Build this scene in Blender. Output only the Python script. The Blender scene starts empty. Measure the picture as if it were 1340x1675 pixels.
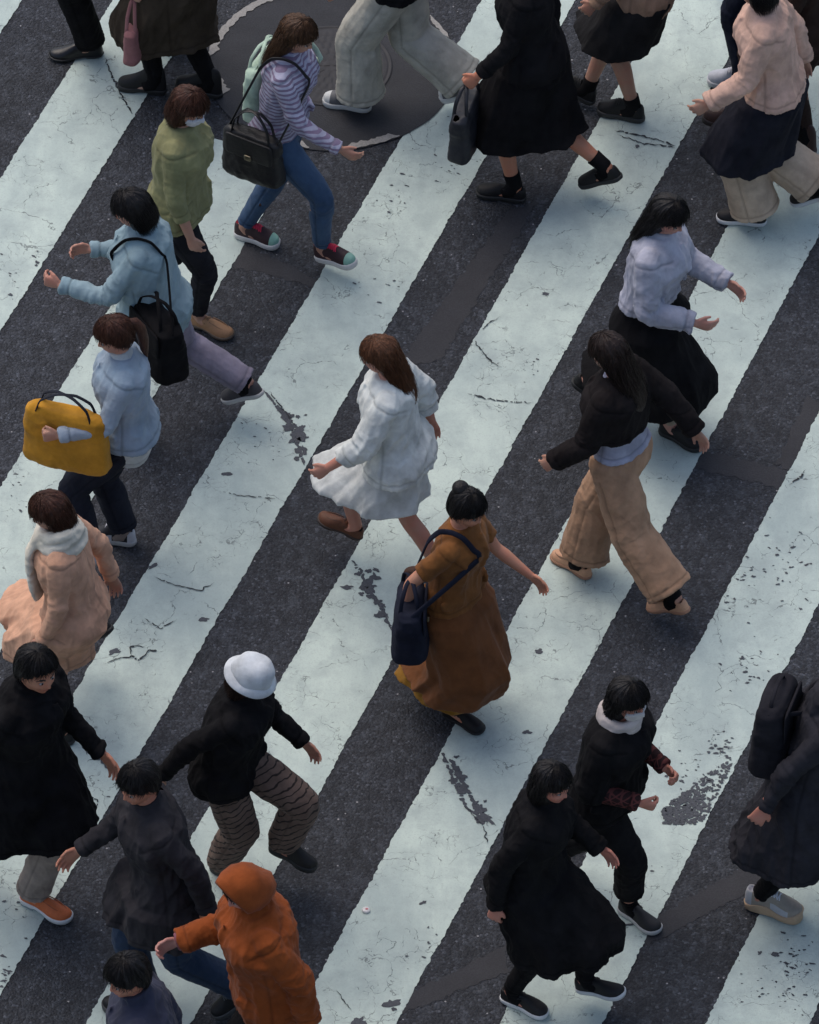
import bpy, bmesh, math, random
import numpy as np
from mathutils import Vector, Matrix

random.seed(11)
RAD = math.radians
scene = bpy.context.scene
COL = scene.collection

# ------------------------------------------------------------------ camera numbers (measured from the stripes)
PITCH, DIST, FPX, IW, IH = RAD(44.0), 47.34, 15662.0, 1340.0, 1675.0
CE, SE = math.cos(PITCH), math.sin(PITCH)
CAM = Vector((0, -DIST * CE, DIST * SE))
STH = RAD(-21.403)                       # direction across the stripes
U0, SW, PER = -2.8517, 0.455, 0.90       # first stripe edge, stripe width, stripe period
UX, UY = math.cos(STH), math.sin(STH)


def at(px, py, z=0.0):
    """the point of the plane at height z seen at photo position (px, py)"""
    x = (px - IW / 2) / FPX
    y = -(py - IH / 2) / FPX
    d = Vector((x, CE + y * SE, -SE + y * CE))
    t = (z - CAM.z) / d.z
    return CAM + d * t


def lin(r, g, b, k=1.0):
    f = lambda c: (c / 255 / 12.92 if c / 255 <= 0.04045 else ((c / 255 + 0.055) / 1.055) ** 2.4)
    return (min(f(r) * k, .9), min(f(g) * k, .9), min(f(b) * k, .9))


# ------------------------------------------------------------------ noise
_r = np.random.RandomState(5)
_perm = np.tile(_r.permutation(256), 3)
_gr = _r.normal(size=(256, 3))
_gr /= np.linalg.norm(_gr, axis=1)[:, None]


def pn(P):
    P = np.asarray(P, float)
    i = np.floor(P).astype(int)
    f = P - i
    u = f * f * f * (f * (f * 6 - 15) + 10)
    i &= 255
    out = np.zeros(len(P))
    for dx in (0, 1):
        for dy in (0, 1):
            for dz in (0, 1):
                h = _perm[_perm[_perm[i[:, 0] + dx] + i[:, 1] + dy] + i[:, 2] + dz]
                g = (_gr[h] * (f - (dx, dy, dz))).sum(1)
                w = (u[:, 0] if dx else 1 - u[:, 0]) * (u[:, 1] if dy else 1 - u[:, 1]) * (u[:, 2] if dz else 1 - u[:, 2])
                out += w * g
    return out * 1.6


def sstep(a, b, x):
    t = np.clip((np.asarray(x, float) - a) / (b - a), 0, 1)
    return t * t * (3 - 2 * t)


# ------------------------------------------------------------------ materials
_mats = {}


def new_mat(name):
    m = bpy.data.materials.new(name)
    m.use_nodes = True
    nt = m.node_tree
    nt.nodes.clear()
    out = nt.nodes.new('ShaderNodeOutputMaterial')
    b = nt.nodes.new('ShaderNodeBsdfPrincipled')
    nt.links.new(b.outputs[0], out.inputs[0])
    return m, nt, b


def N(nt, typ, **kw):
    n = nt.nodes.new(typ)
    for k, v in kw.items():
        if k in n.inputs:
            n.inputs[k].default_value = v
        else:
            setattr(n, k, v)
    return n


def mixc(nt, fac, a, b, mode='MIX'):
    n = nt.nodes.new('ShaderNodeMix')
    n.data_type = 'RGBA'
    n.blend_type = mode
    for sock, val in ((n.inputs[0], fac), (n.inputs[6], a), (n.inputs[7], b)):
        if hasattr(val, 'is_linked'):
            nt.links.new(val, sock)
        elif isinstance(val, (int, float)):
            sock.default_value = val
        else:
            sock.default_value = (*val[:3], 1)
    return n.outputs[2]


def mth(nt, op, a, b=0.0, c=0.0):
    n = nt.nodes.new('ShaderNodeMath')
    n.operation = op
    for i, v in enumerate((a, b, c)):
        if hasattr(v, 'is_linked'):
            nt.links.new(v, n.inputs[i])
        else:
            n.inputs[i].default_value = v
    return n.outputs[0]


def ramp(nt, src, stops):
    n = nt.nodes.new('ShaderNodeValToRGB')
    el = n.color_ramp.elements
    while len(el) < len(stops):
        el.new(0.5)
    for e, (p, c) in zip(el, stops):
        e.position = p
        e.color = (*c, 1) if not isinstance(c, (int, float)) else (c, c, c, 1)
    nt.links.new(src, n.inputs[0])
    return n.outputs[0]


def objco(nt, scale=(1, 1, 1), rot=(0, 0, 0)):
    tc = nt.nodes.new('ShaderNodeTexCoord')
    mp = nt.nodes.new('ShaderNodeMapping')
    mp.inputs['Scale'].default_value = scale
    mp.inputs['Rotation'].default_value = rot
    nt.links.new(tc.outputs['Object'], mp.inputs[0])
    return mp.outputs[0]


def noise(nt, co, scale, detail=3, rough=.55, dist=0.0):
    n = N(nt, 'ShaderNodeTexNoise', Scale=scale, Detail=detail, Roughness=rough, Distortion=dist)
    nt.links.new(co, n.inputs['Vector'])
    return n


def bump(nt, h, strength, dist, b, prev=None):
    n = N(nt, 'ShaderNodeBump', Strength=strength, Distance=dist)
    nt.links.new(h, n.inputs['Height'])
    if prev is not None:
        nt.links.new(prev, n.inputs['Normal'])
    nt.links.new(n.outputs[0], b.inputs['Normal'])
    return n.outputs[0]


def cloth(col, kind='plain', col2=None, rough=.88):
    key = ('cloth', tuple(round(c, 4) for c in col), kind, col2)
    if key in _mats:
        return _mats[key]
    m, nt, b = new_mat('fabric')
    co = objco(nt)
    n1 = noise(nt, co, 9, 5, .6)
    dark = tuple(c * .72 for c in col)
    lite = tuple(min(1, c * 1.22 + .004) for c in col)
    base = mixc(nt, ramp(nt, n1.outputs[0], [(.3, 0.0), (.7, 1.0)]), dark, lite)
    if kind == 'stripe':
        w = N(nt, 'ShaderNodeTexWave', Scale=13.0, Distortion=1.2, wave_type='BANDS', bands_direction='Z')
        nt.links.new(co, w.inputs[0])
        base = mixc(nt, ramp(nt, w.outputs[1], [(.5, 0.0), (.62, 1.0)]), base, col2)
    if kind == 'plaid':
        for d, sc, r in (('X', 9.0, .3), ('Z', 9.0, .5), ('Z', 16.0, -.6)):
            w = N(nt, 'ShaderNodeTexWave', Scale=sc, Distortion=.6, wave_type='BANDS', bands_direction=d)
            nt.links.new(objco(nt, rot=(0, r, 0)), w.inputs[0])
            base = mixc(nt, ramp(nt, w.outputs[1], [(.86, 0.0), (.95, .8)]), base, col2)
    if kind == 'cracked':
        w = N(nt, 'ShaderNodeTexWave', Scale=9.0, Distortion=5.0, Detail=2.0, wave_type='BANDS', bands_direction='Z')
        w.inputs['Detail Scale'].default_value = 1.4
        nt.links.new(objco(nt, rot=(0, .55, .3)), w.inputs[0])
        base = mixc(nt, ramp(nt, w.outputs[1], [(.84, 0.0), (.94, .95)]), base, col2)
    if kind == 'denim':
        n3 = noise(nt, co, 3.2, 4, .6)
        base = mixc(nt, ramp(nt, n3.outputs[0], [(.42, 0.0), (.68, .75)]), base, col2)
        n4 = noise(nt, objco(nt, (300, 300, 60)), 1, 2)
        base = mixc(nt, mth(nt, 'MULTIPLY', n4.outputs[0], .35), base, col2)
    if kind == 'mottle':
        n3 = noise(nt, co, 7, 4, .6)
        base = mixc(nt, ramp(nt, n3.outputs[0], [(.45, 0.0), (.6, 1.0)]), base, col2)
    sa = N(nt, 'ShaderNodeAttribute', attribute_name='seam')
    base = mixc(nt, mth(nt, 'MULTIPLY', sa.outputs['Fac'], .6), base, tuple(c * .42 for c in col))
    nt.links.new(base, b.inputs['Base Color'])
    b.inputs['Roughness'].default_value = rough
    b.inputs['Sheen Weight'].default_value = .06 if kind != 'shiny' and max(col) > .05 else 0.
    b.inputs['Sheen Roughness'].default_value = .5
    b.inputs['Specular IOR Level'].default_value = .22 if max(col) > .05 else .10
    if kind == 'shiny':
        b.inputs['Roughness'].default_value = .5
        b.inputs['Specular IOR Level'].default_value = .45
    w1 = noise(nt, objco(nt, (1, 1, .55), (0.3, .5, 0)), 11, 4, .6, .8)
    w1.noise_type = 'RIDGED_MULTIFRACTAL'
    p = bump(nt, w1.outputs[0], .30, .011, b)
    w3 = noise(nt, objco(nt, (.8, 1, 1), (0.2, -.7, .4)), 24, 3, .6, .5)
    p = bump(nt, w3.outputs[0], .32, .010, b, p)
    w2 = noise(nt, co, 260, 2)
    bump(nt, w2.outputs[0], .3, .002, b, p)
    _mats[key] = m
    return m


def plain(name, col, rough=.5, spec=.5, metal=0., nscale=30, var=.15):
    key = (name, tuple(round(c, 4) for c in col), rough)
    if key in _mats:
        return _mats[key]
    m, nt, b = new_mat(name)
    n1 = noise(nt, objco(nt), nscale, 4, .6)
    base = mixc(nt, n1.outputs[0], tuple(c * (1 - var) for c in col), tuple(min(1, c * (1 + var)) for c in col))
    nt.links.new(base, b.inputs['Base Color'])
    b.inputs['Roughness'].default_value = rough
    b.inputs['Specular IOR Level'].default_value = spec
    b.inputs['Metallic'].default_value = metal
    bump(nt, n1.outputs[0], .25, .004, b)
    _mats[key] = m
    return m


def skin_mat(col):
    key = ('skin', col)
    if key in _mats:
        return _mats[key]
    m, nt, b = new_mat('skin')
    co = objco(nt)
    n1 = noise(nt, co, 14, 4, .6)
    red = (min(1, col[0] * 1.08), col[1] * .80, col[2] * .76)
    nt.links.new(mixc(nt, ramp(nt, n1.outputs[0], [(.35, 0.), (.7, .8)]), col, red), b.inputs['Base Color'])
    b.inputs['Roughness'].default_value = .55
    b.inputs['Specular IOR Level'].default_value = .35
    b.inputs['Subsurface Weight'].default_value = .12
    b.inputs['Subsurface Radius'].default_value = (.012, .005, .003)
    b.inputs['Subsurface Scale'].default_value = 1.0
    bump(nt, noise(nt, co, 160, 2).outputs[0], .12, .002, b)
    _mats[key] = m
    return m


def hair_mat(col):
    key = ('hair', col)
    if key in _mats:
        return _mats[key]
    m, nt, b = new_mat('hair')
    n1 = noise(nt, objco(nt, (1, 1, .12)), 110, 3, .6, .3)
    n2 = noise(nt, objco(nt), 12, 3)
    base = mixc(nt, ramp(nt, n1.outputs[0], [(.3, 0.), (.72, 1.)]), tuple(c * .45 for c in col), tuple(min(1, c * 1.6 + .001) for c in col))
    base = mixc(nt, mth(nt, 'MULTIPLY', n2.outputs[0], .35), base, tuple(c * .5 for c in col))
    nt.links.new(base, b.inputs['Base Color'])
    b.inputs['Roughness'].default_value = .45
    b.inputs['Specular IOR Level'].default_value = .26
    b.inputs['Anisotropic'].default_value = .4
    bump(nt, n1.outputs[0], .8, .006, b)
    _mats[key] = m
    return m


# ------------------------------------------------------------------ mesh building
class MB:
    def __init__(s):
        s.v, s.f, s.n, s.mi, s.cur = [], [], 0, [], 0

    def rings(s, R, cap0=True, cap1=True):
        k = len(R[0])
        base = s.n
        for r in R:
            s.v.append(np.asarray(r, float))
        s.n += k * len(R)
        for i in range(len(R) - 1):
            a, b = base + i * k, base + (i + 1) * k
            for j in range(k):
                j2 = (j + 1) % k
                s.f.append((a + j, a + j2, b + j2, b + j))
                s.mi.append(s.cur)
        if cap0:
            s.f.append(tuple(base + j for j in reversed(range(k))))
            s.mi.append(s.cur)
        if cap1:
            a = base + (len(R) - 1) * k
            s.f.append(tuple(a + j for j in range(k)))
            s.mi.append(s.cur)

    def grid(s, P, wrap=False):
        P = np.asarray(P, float)
        n, m = P.shape[:2]
        base = s.n
        s.v.append(P.reshape(-1, 3))
        s.n += n * m
        for i in range(n - 1):
            for j in range(m if wrap else m - 1):
                j2 = (j + 1) % m
                s.f.append((base + i * m + j, base + i * m + j2, base + (i + 1) * m + j2, base + (i + 1) * m + j))
                s.mi.append(s.cur)

    def tube(s, pts, rad, side=(0, 1, 0), n=14, r0=True, r1=True):
        pts = [np.asarray(p, float) for p in pts]
        rad = [(r, r) if isinstance(r, (int, float, np.floating)) else r for r in rad]
        m = len(pts)
        T = []
        for i in range(m):
            a, b = pts[max(i - 1, 0)], pts[min(i + 1, m - 1)]
            t = b - a
            T.append(t / (np.linalg.norm(t) + 1e-9))
        sd = np.asarray(side, float)
        ang = np.linspace(0, 2 * np.pi, n, endpoint=False)
        ca, sa = np.cos(ang)[:, None], np.sin(ang)[:, None]
        R = []

        def ring(p, t, ra, rb):
            b = sd - t * sd.dot(t)
            if np.linalg.norm(b) < .05:
                b = np.array((1., 0, 0)) - t * t[0]
            b /= np.linalg.norm(b)
            a = np.cross(b, t)
            return p + a * ca * ra + b * sa * rb
        if r0:
            for q in (.35, .75):
                k = math.sqrt(1 - (1 - q) ** 2)
                mr = min(rad[0])
                R.append(ring(pts[0] - T[0] * mr * (1 - q), T[0], rad[0][0] * k, rad[0][1] * k))
        for i in range(m):
            R.append(ring(pts[i], T[i], *rad[i]))
        if r1:
            for q in (.75, .35):
                k = math.sqrt(1 - (1 - q) ** 2)
                mr = min(rad[-1])
                R.append(ring(pts[-1] + T[-1] * mr * (1 - q), T[-1], rad[-1][0] * k, rad[-1][1] * k))
        s.rings(R)

    def ell(s, c, r, R=None, n=20, m=12):
        th = np.linspace(0, 2 * np.pi, n, endpoint=False)
        Rg = []
        for ph in np.linspace(-np.pi / 2 + .12, np.pi / 2 - .12, m):
            p = np.stack([np.cos(ph) * np.cos(th) * r[0], np.cos(ph) * np.sin(th) * r[1], np.full(n, np.sin(ph) * r[2])], 1)
            if R is not None:
                p = p @ R.T
            Rg.append(p + np.asarray(c))
        s.rings(Rg)

    def box(s, c, d, R=None, bev=.15):
        """a box with rounded upright edges"""
        n = 24
        th = np.linspace(0, 2 * np.pi, n, endpoint=False)
        e = 5.0
        q = (abs(np.cos(th)) ** e + abs(np.sin(th)) ** e) ** (-1 / e)
        Rg = []
        for z, k in ((-.5, 1 - bev), (-.47, 1 - bev * .4), (-.40, 1), (0, 1.03), (.40, 1), (.47, 1 - bev * .4), (.5, 1 - bev)):
            p = np.stack([np.cos(th) * q * d[0] / 2 * k, np.sin(th) * q * d[1] / 2 * k, np.full(n, z * d[2])], 1)
            if R is not None:
                p = p @ R.T
            Rg.append(p + np.asarray(c))
        s.rings(Rg)

    def mesh(s, name):
        me = bpy.data.meshes.new(name)
        V = np.concatenate(s.v)
        me.from_pydata(V.tolist(), [], s.f)
        me.polygons.foreach_set('material_index', s.mi)
        bm = bmesh.new()
        bm.from_mesh(me)
        bmesh.ops.recalc_face_normals(bm, faces=bm.faces)
        bm.to_mesh(me)
        bm.free()
        me.polygons.foreach_set('use_smooth', [True] * len(me.polygons))
        me.update()
        return me

    def obj(s, name, mats, parent=None, loc=None, rot=None):
        o = bpy.data.objects.new(name, s.mesh(name))
        COL.objects.link(o)
        for m in (mats if isinstance(mats, (list, tuple)) else [mats]):
            o.data.materials.append(m)
        if parent is not None:
            o.parent = parent
        if loc is not None:
            o.location = loc
        if rot is not None:
            o.rotation_euler = rot
        return o


JOBS = []


def remesh_obj(mb, name, mats, parent, voxel, smooth, post=None, matf=None):
    """queue a mesh to be fused into one continuous surface"""
    me = mb.mesh('tmp')
    o = bpy.data.objects.new(name, me)
    COL.objects.link(o)
    r = o.modifiers.new('r', 'REMESH')
    r.mode = 'VOXEL'
    r.voxel_size = voxel
    if smooth:
        sm = o.modifiers.new('s', 'SMOOTH')
        sm.factor = .5
        sm.iterations = smooth
    o.parent = parent
    JOBS.append((o, mats if isinstance(mats, (list, tuple)) else [mats], post, matf))
    return o


def run_jobs():
    dg = bpy.context.evaluated_depsgraph_get()
    dg.update()
    done = []
    for o, mats, post, matf in JOBS:
        me = bpy.data.meshes.new_from_object(o.evaluated_get(dg))
        done.append(me)
    for (o, mats, post, matf), me in zip(JOBS, done):
        old = o.data
        o.modifiers.clear()
        o.data = me
        bpy.data.meshes.remove(old)
        me.name = o.name
        n = len(me.vertices)
        if post is not None:
            co = np.empty(n * 3)
            no = np.empty(n * 3)
            me.vertices.foreach_get('co', co)
            me.vertices.foreach_get('normal', no)
            co, no = co.reshape(-1, 3), no.reshape(-1, 3)
            co = post(co, no)
            if isinstance(co, tuple):
                co, sm = co
                at_ = me.attributes.new('seam', 'FLOAT', 'POINT')
                at_.data.foreach_set('value', np.ascontiguousarray(sm, dtype=np.float32))
            me.vertices.foreach_set('co', co.ravel())
        me.materials.clear()
        for m in mats:
            me.materials.append(m)
        if matf is not None:
            k = len(me.polygons)
            c = np.empty(k * 3)
            me.polygons.foreach_get('center', c)
            me.polygons.foreach_set('material_index', matf(c.reshape(-1, 3)).astype(np.int32))
        else:
            me.polygons.foreach_set('material_index', np.zeros(len(me.polygons), np.int32))
        me.polygons.foreach_set('use_smooth', np.ones(len(me.polygons), bool))
        me.update()


def folds(amp, freq=(8, 8, 5), seed=0., tight=None):
    """creases pushed into a garment: three sizes of slanting ridges"""
    def f(co, no):
        P = co + seed * 3.7
        wp = np.stack([pn(P * 3.1 + 9), pn(P * 3.1 + 23), pn(P * 3.1 + 41)], 1)
        d = np.zeros(len(co))
        F = np.array(freq, float)
        for m, w, r, pw in ((.8, .62, .45, 2.2), (1.7, .46, -.6, 2.6), (3.4, .20, .9, 2.0)):
            Q = P @ Ry(r).T
            a = 1 - abs(pn(Q * F * m + wp * .8 + m * 17))
            d += w * (a ** pw - .5)
        d += pn(P * 4.5) * .35
        k = np.ones(len(co)) if tight is None else tight(co)
        return co + no * (d * amp * k)[:, None]
    return f


def drape(amp, limbs=(), seed=0., hang=True, seams=None):
    """cloth creases: long slanting falls over the trunk, tight rings round bent elbows, knees and cuffs"""
    def f(co, no):
        P = co + seed * 3.7
        wp = np.stack([pn(P * 3.3 + 9), pn(P * 3.3 + 23), pn(P * 3.3 + 41)], 1)
        body = np.zeros(len(co))
        for m, w, r, ax, pw in ((1., .60, .45, 0, 2.4), (1.25, .50, -.55, 1, 2.6), (2.2, .30, .25, 0, 2.2), (3.6, .13, -.3, 1, 2.)):
            R = Ry(r) if ax == 0 else Rx(r)
            Q = (P @ R.T) * np.array((8., 8., 1.9)) * m + wp * .55 + m * 17
            body += w * ((1 - abs(pn(Q))) ** pw - .5)
        body += pn(P * 4.) * .35
        d = body
        if limbs:
            best = np.full(len(co), 9.)
            tt = np.zeros(len(co))
            em = np.zeros(len(co))
            for pts in limbs:
                acc = 0.
                for q in range(len(pts) - 1):
                    a, b = pts[q], pts[q + 1]
                    L = np.linalg.norm(b - a) + 1e-6
                    u = (b - a) / L
                    t = np.clip((co - a) @ u, 0, L)
                    ds = np.linalg.norm(co - a - t[:, None] * u, axis=1)
                    m = ds < best
                    best = np.where(m, ds, best)
                    tt = np.where(m, t + acc, tt)
                    acc += L
                J = pts[1]
                em = np.maximum(em, np.exp(-(np.linalg.norm(co - J, axis=1) / .13) ** 2))
                em = np.maximum(em, .8 * np.exp(-(np.linalg.norm(co - pts[-1], axis=1) / .12) ** 2))
            ring = np.zeros(len(co))
            for m, w, sh in ((.75, .55, 7.), (1.5, .42, -9.), (2.9, .18, 6.)):
                Q = np.stack([(P[:, 0] + P[:, 1]) * 5. * m, (P[:, 0] - P[:, 1]) * 4. * m, tt * 13. * m + P[:, 1] * sh + P[:, 0] * sh * .6], 1) + wp * 1.0 + m * 29
                ring += w * ((1 - abs(pn(Q))) ** 2.4 - .5)
            k = sstep(.098, .070, best) if hang else 1.
            d = body * (1 - k) + (ring * (.22 + .85 * em) + .55 * body) * k
        v = no * np.array((1, 1, .4))
        out = co + v * (d * amp)[:, None]
        if seams is None:
            return out
        sm = seams(co)
        return out - no * (sm * .0035)[:, None], sm
    return f


def Rx(a):
    return np.array([[1, 0, 0], [0, math.cos(a), -math.sin(a)], [0, math.sin(a), math.cos(a)]])


def Ry(a):
    return np.array([[math.cos(a), 0, math.sin(a)], [0, 1, 0], [-math.sin(a), 0, math.cos(a)]])


def Rz(a):
    return np.array([[math.cos(a), -math.sin(a), 0], [math.sin(a), math.cos(a), 0], [0, 0, 1]])


def unit(v):
    v = np.asarray(v, float)
    return v / (np.linalg.norm(v) + 1e-12)


def smooth_path(pts, rads, per=5):
    """rounded path through joints, radii carried along"""
    pts = [np.asarray(p, float) for p in pts]
    rads = [np.array((r, r) if isinstance(r, (int, float)) else r, float) for r in rads]
    P = [2 * pts[0] - pts[1]] + pts + [2 * pts[-1] - pts[-2]]
    op, orr = [], []
    for i in range(len(pts) - 1):
        p0, p1, p2, p3 = P[i:i + 4]
        for k in range(per):
            t = k / per
            cr = .5 * ((2 * p1) + (-p0 + p2) * t + (2 * p0 - 5 * p1 + 4 * p2 - p3) * t * t + (-p0 + 3 * p1 - 3 * p2 + p3) * t ** 3)
            ln = p1 * (1 - t) + p2 * t
            op.append(cr * .6 + ln * .4)
            orr.append(tuple(rads[i] * (1 - t) + rads[i + 1] * t))
    op.append(pts[-1])
    orr.append(tuple(rads[-1]))
    return op, orr


def empty(name, loc, rz=0.):
    o = bpy.data.objects.new(name, None)
    COL.objects.link(o)
    o.location = loc
    o.rotation_euler = (0, 0, rz)
    o.empty_display_size = .2
    return o


def tag(o, label, cat, group=None):
    o['label'], o['category'] = label, cat
    if group:
        o['group'] = group
    return o
# ------------------------------------------------------------------ people
# height, centre x, half depth, half width of an upright torso of 1.70 m
TM = np.array([(.76, 0, .070, .120), (.80, -.005, .095, .150), (.86, -.012, .112, .168), (.93, -.012, .112, .168), (1.0, 0, .100, .152), (1.08, .004, .098, .146),
               (1.18, .002, .106, .156), (1.27, .004, .118, .170), (1.34, 0, .112, .178), (1.39, -.006, .092, .170), (1.43, -.012, .068, .105), (1.46, -.012, .056, .064)])
TF = np.array([(.76, 0, .070, .120), (.80, -.008, .098, .155), (.86, -.016, .116, .170), (.93, -.012, .110, .166), (1.0, 0, .090, .142), (1.08, .004, .082, .124),
               (1.18, .006, .096, .136), (1.27, .014, .118, .148), (1.34, .004, .104, .154), (1.39, -.006, .085, .148), (1.43, -.012, .062, .094), (1.46, -.012, .050, .056)])
NA = 28
ANG = np.linspace(0, 2 * np.pi, NA, endpoint=False)
CA, SA = np.cos(ANG), np.sin(ANG)
Q24 = (abs(CA) ** 2.4 + abs(SA) ** 2.4) ** (-1 / 2.4)


def head_points(D):
    """surface of a head of 0.23 m for unit directions D (x is where the face looks)"""
    p = D * np.array((.098, .077, .119))
    x, y, z = p[:, 0].copy(), p[:, 1].copy(), p[:, 2].copy()
    low = sstep(-.015, -.112, z)
    y *= 1 - .27 * low
    x = np.where(x < 0, x * (1 - .42 * low), x * (1 + .10 * low))
    top = sstep(.0, .09, z)
    x = np.where(x < 0, x * (1 + .10 * top), x)
    x = np.where(x > .066, .066 + (x - .066) * .74, x)
    g = lambda v, m, s: np.exp(-((v - m) / s) ** 2)
    f = sstep(0.02, .06, x)
    ay = abs(y)
    x += f * .006 * g(z, .024, .010) * g(ay, .026, .022)
    x -= f * .010 * g(z, .004, .012) * g(ay, .031, .015)
    x += f * .005 * g(z, -.022, .016) * g(ay, .042, .014)
    nose = np.clip((.022 - z) / .050, 0, 1) * (1 - sstep(-.027, -.038, z))
    x += f * .025 * nose * g(y, 0, .0085 + .006 * np.clip(-z / .03, 0, 1))
    x += f * .006 * g(z, -.052, .0055) * g(y, 0, .019)
    x += f * .006 * g(z, -.064, .0055) * g(y, 0, .016)
    x -= f * .004 * g(z, -.078, .008) * g(y, 0, .02)
    x += f * .007 * g(z, -.097, .012) * g(y, 0, .022)
    return np.stack([x, y, z], 1)


class Person:
    def __init__(s, label, group, h, head, pel, feet, sex='f', lean=6, twist=8, arms=None, look=(0, 12), skin=(.44, .255, .18),
                 low=0., stature=1.0):
        s.h, s.k, s.sex = h, h / 1.70, sex
        s.hd = RAD(head)
        loc = at(*pel)
        s.root = empty('person', (loc.x, loc.y, 0), s.hd)
        tag(s.root, label, 'person', group)
        s.loc = loc
        s.skin = skin
        k = s.k
        R = Rz(-s.hd)
        # ---- feet: (photo x, photo y, height, pitch) or ('rel', forward, left, height, pitch)
        s.feet = []
        for f in feet:
            if f[0] == 'rel':
                c = np.array((f[1], f[2], f[3]))
                pitch = f[4]
            else:
                zz = f[2] + math.sin(RAD(abs(f[3]))) * .10
                w = at(f[0], f[1], zz)
                c = R @ np.array((w.x - loc.x, w.y - loc.y, zz))
                pitch = f[3]
            s.feet.append([c, RAD(pitch)])
        if s.feet[0][0][1] < s.feet[1][0][1]:
            s.feet.reverse()
        s.Ls = .262 * k if sex == 'm' else .25 * k
        s.legs = []
        hipw = .088 * k
        L1, L2 = .43 * k, .41 * k
        zh = .885 * k
        yaws = (RAD(5), RAD(-5))
        for (c, p), yaw in zip(s.feet, yaws):
            Rf = Rz(yaw) @ Ry(p)
            c[2] += .009
            a = c + Rf @ np.array((-.075 * k, 0, .082 * k))
            s.legs.append([c, Rf, a])
        for (c, Rf, a), sg in zip(s.legs, (1, -1)):
            d2 = (a[0]) ** 2 + (a[1] - sg * hipw) ** 2
            m = ((L1 + L2) * .992) ** 2 - d2
            zh = min(zh, a[2] + math.sqrt(max(m, .05)))
        zh -= low
        s.zh = zh
        s.dz = zh - .885 * k
        for leg, sg in zip(s.legs, (1, -1)):
            c, Rf, a = leg
            P = np.array((0, sg * hipw, zh))
            v = a - P
            d = min(np.linalg.norm(v), (L1 + L2) * .999)
            u = v / np.linalg.norm(v)
            ca = (L1 * L1 + d * d - L2 * L2) / (2 * L1 * d)
            fw = unit(np.array((1, 0.02 * sg, .25)) - u * np.dot((1, 0.02 * sg, .25), u))
            kn = P + u * L1 * ca + fw * L1 * math.sqrt(max(0, 1 - ca * ca))
            leg += [P, kn]
        # ---- trunk
        s.lean, s.twist = RAD(lean), RAD(twist)
        s.zp = zh + .05 * k
        s.T = TM if sex == 'm' else TF
        s.RC = Rz(s.twist) @ Ry(s.lean)
        sw = (.178 if sex == 'm' else .156) * k
        s.sw = sw
        s.sh = [s.S(np.array([[-.012 * k, sg * sw, 1.372 * k + s.dz]]))[0] for sg in (1, -1)]
        s.nb = s.S(np.array([[-.014 * k, 0, 1.44 * k + s.dz]]))[0]
        Rh = Rz(s.twist * .5) @ Ry(s.lean * .7)
        s.hk = (.955 if sex == 'm' else .925) * (.35 + .65 * k)
        s.hc = s.nb + Rh @ np.array((.034, 0, .142)) * s.hk
        s.RH = Rz(s.twist * .3 + RAD(look[0])) @ Ry(RAD(look[1]) + s.lean * .3)
        # ---- arms (forward, out, elbow bend, inward)
        arms = arms or {}
        s.arm = []
        for i, (key, sg) in enumerate((('L', 1), ('R', -1))):
            fwd, out, bend, inn = (list(arms.get(key, (18 * sg, 9, 22, 0))) + [0, 0])[:4]
            f, o = RAD(fwd), RAD(out)
            d1 = s.RC @ np.array((math.sin(f) * math.cos(o), sg * math.sin(o), -math.cos(f) * math.cos(o)))
            f2, o2 = RAD(fwd + bend), RAD(out * .4 - inn)
            d2 = s.RC @ np.array((math.sin(f2) * math.cos(o2), sg * math.sin(o2), -math.cos(f2) * math.cos(o2)))
            A = s.sh[i]
            E = A + d1 * .285 * k
            W = E + d2 * .245 * k
            s.arm.append((A, E, W, d2, sg))
        s.grip = {}
        s.covered = dict(arm=1.0, leg=1.0)

    def S(s, P):
        """upright trunk points into the leaning, turning trunk"""
        P = np.asarray(P, float)
        t = sstep(s.zp, s.zp + .42 * s.k, P[:, 2])
        o = P - np.array((0, 0, s.zp))
        a = s.lean * (.35 + .65 * t) * (P[:, 2] > s.zp)
        b = s.twist * t
        x = o[:, 0] * np.cos(a) + o[:, 2] * np.sin(a)
        z = -o[:, 0] * np.sin(a) + o[:, 2] * np.cos(a)
        y = o[:, 1]
        return np.stack([x * np.cos(b) - y * np.sin(b), x * np.sin(b) + y * np.cos(b), z + s.zp], 1)

    def tor(s, z):
        """centre x, half depth, half width at upright height z (units of 1.70 m)"""
        return [np.interp(z, s.T[:, 0], s.T[:, i]) for i in (1, 2, 3)]

    def torso_ring(s, z, infl=0., wide=0.):
        cx, rx, ry = s.tor(z)
        k = s.k
        r = np.stack([(cx + CA * Q24 * (rx + infl)) * k, SA * Q24 * (ry + infl + wide) * k, np.full(NA, z * k + s.dz)], 1)
        return s.S(r)

    def leg_xy(s, i, z):
        c, Rf, a, P, kn = s.legs[i]
        pts = [P, kn, a]
        for A, B in zip(pts[:-1], pts[1:]):
            if z <= A[2] and z >= B[2] and A[2] - B[2] > 1e-4:
                t = (A[2] - z) / (A[2] - B[2])
                return (A + (B - A) * t)[:2]
        return (P if z > P[2] else a)[:2]

    def tent_ring(s, z, rad, rip=0., nrip=9, ph=0., spread=.9):
        """a hanging cloth outline round both legs at height z"""
        p = np.array([s.leg_xy(0, z), s.leg_xy(1, z)])
        c = p.mean(0)
        D = np.stack([CA, SA], 1)
        sup = np.maximum(((p[0] - c) * D).sum(1), ((p[1] - c) * D).sum(1)) * spread
        r = sup + rad * (1 + rip * np.sin(ANG * nrip + ph) + rip * .6 * np.sin(ANG * (nrip * 2 - 3) + ph * 2.3))
        return np.stack([c[0] + CA * r, c[1] + SA * r, np.full(NA, z)], 1)

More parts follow.
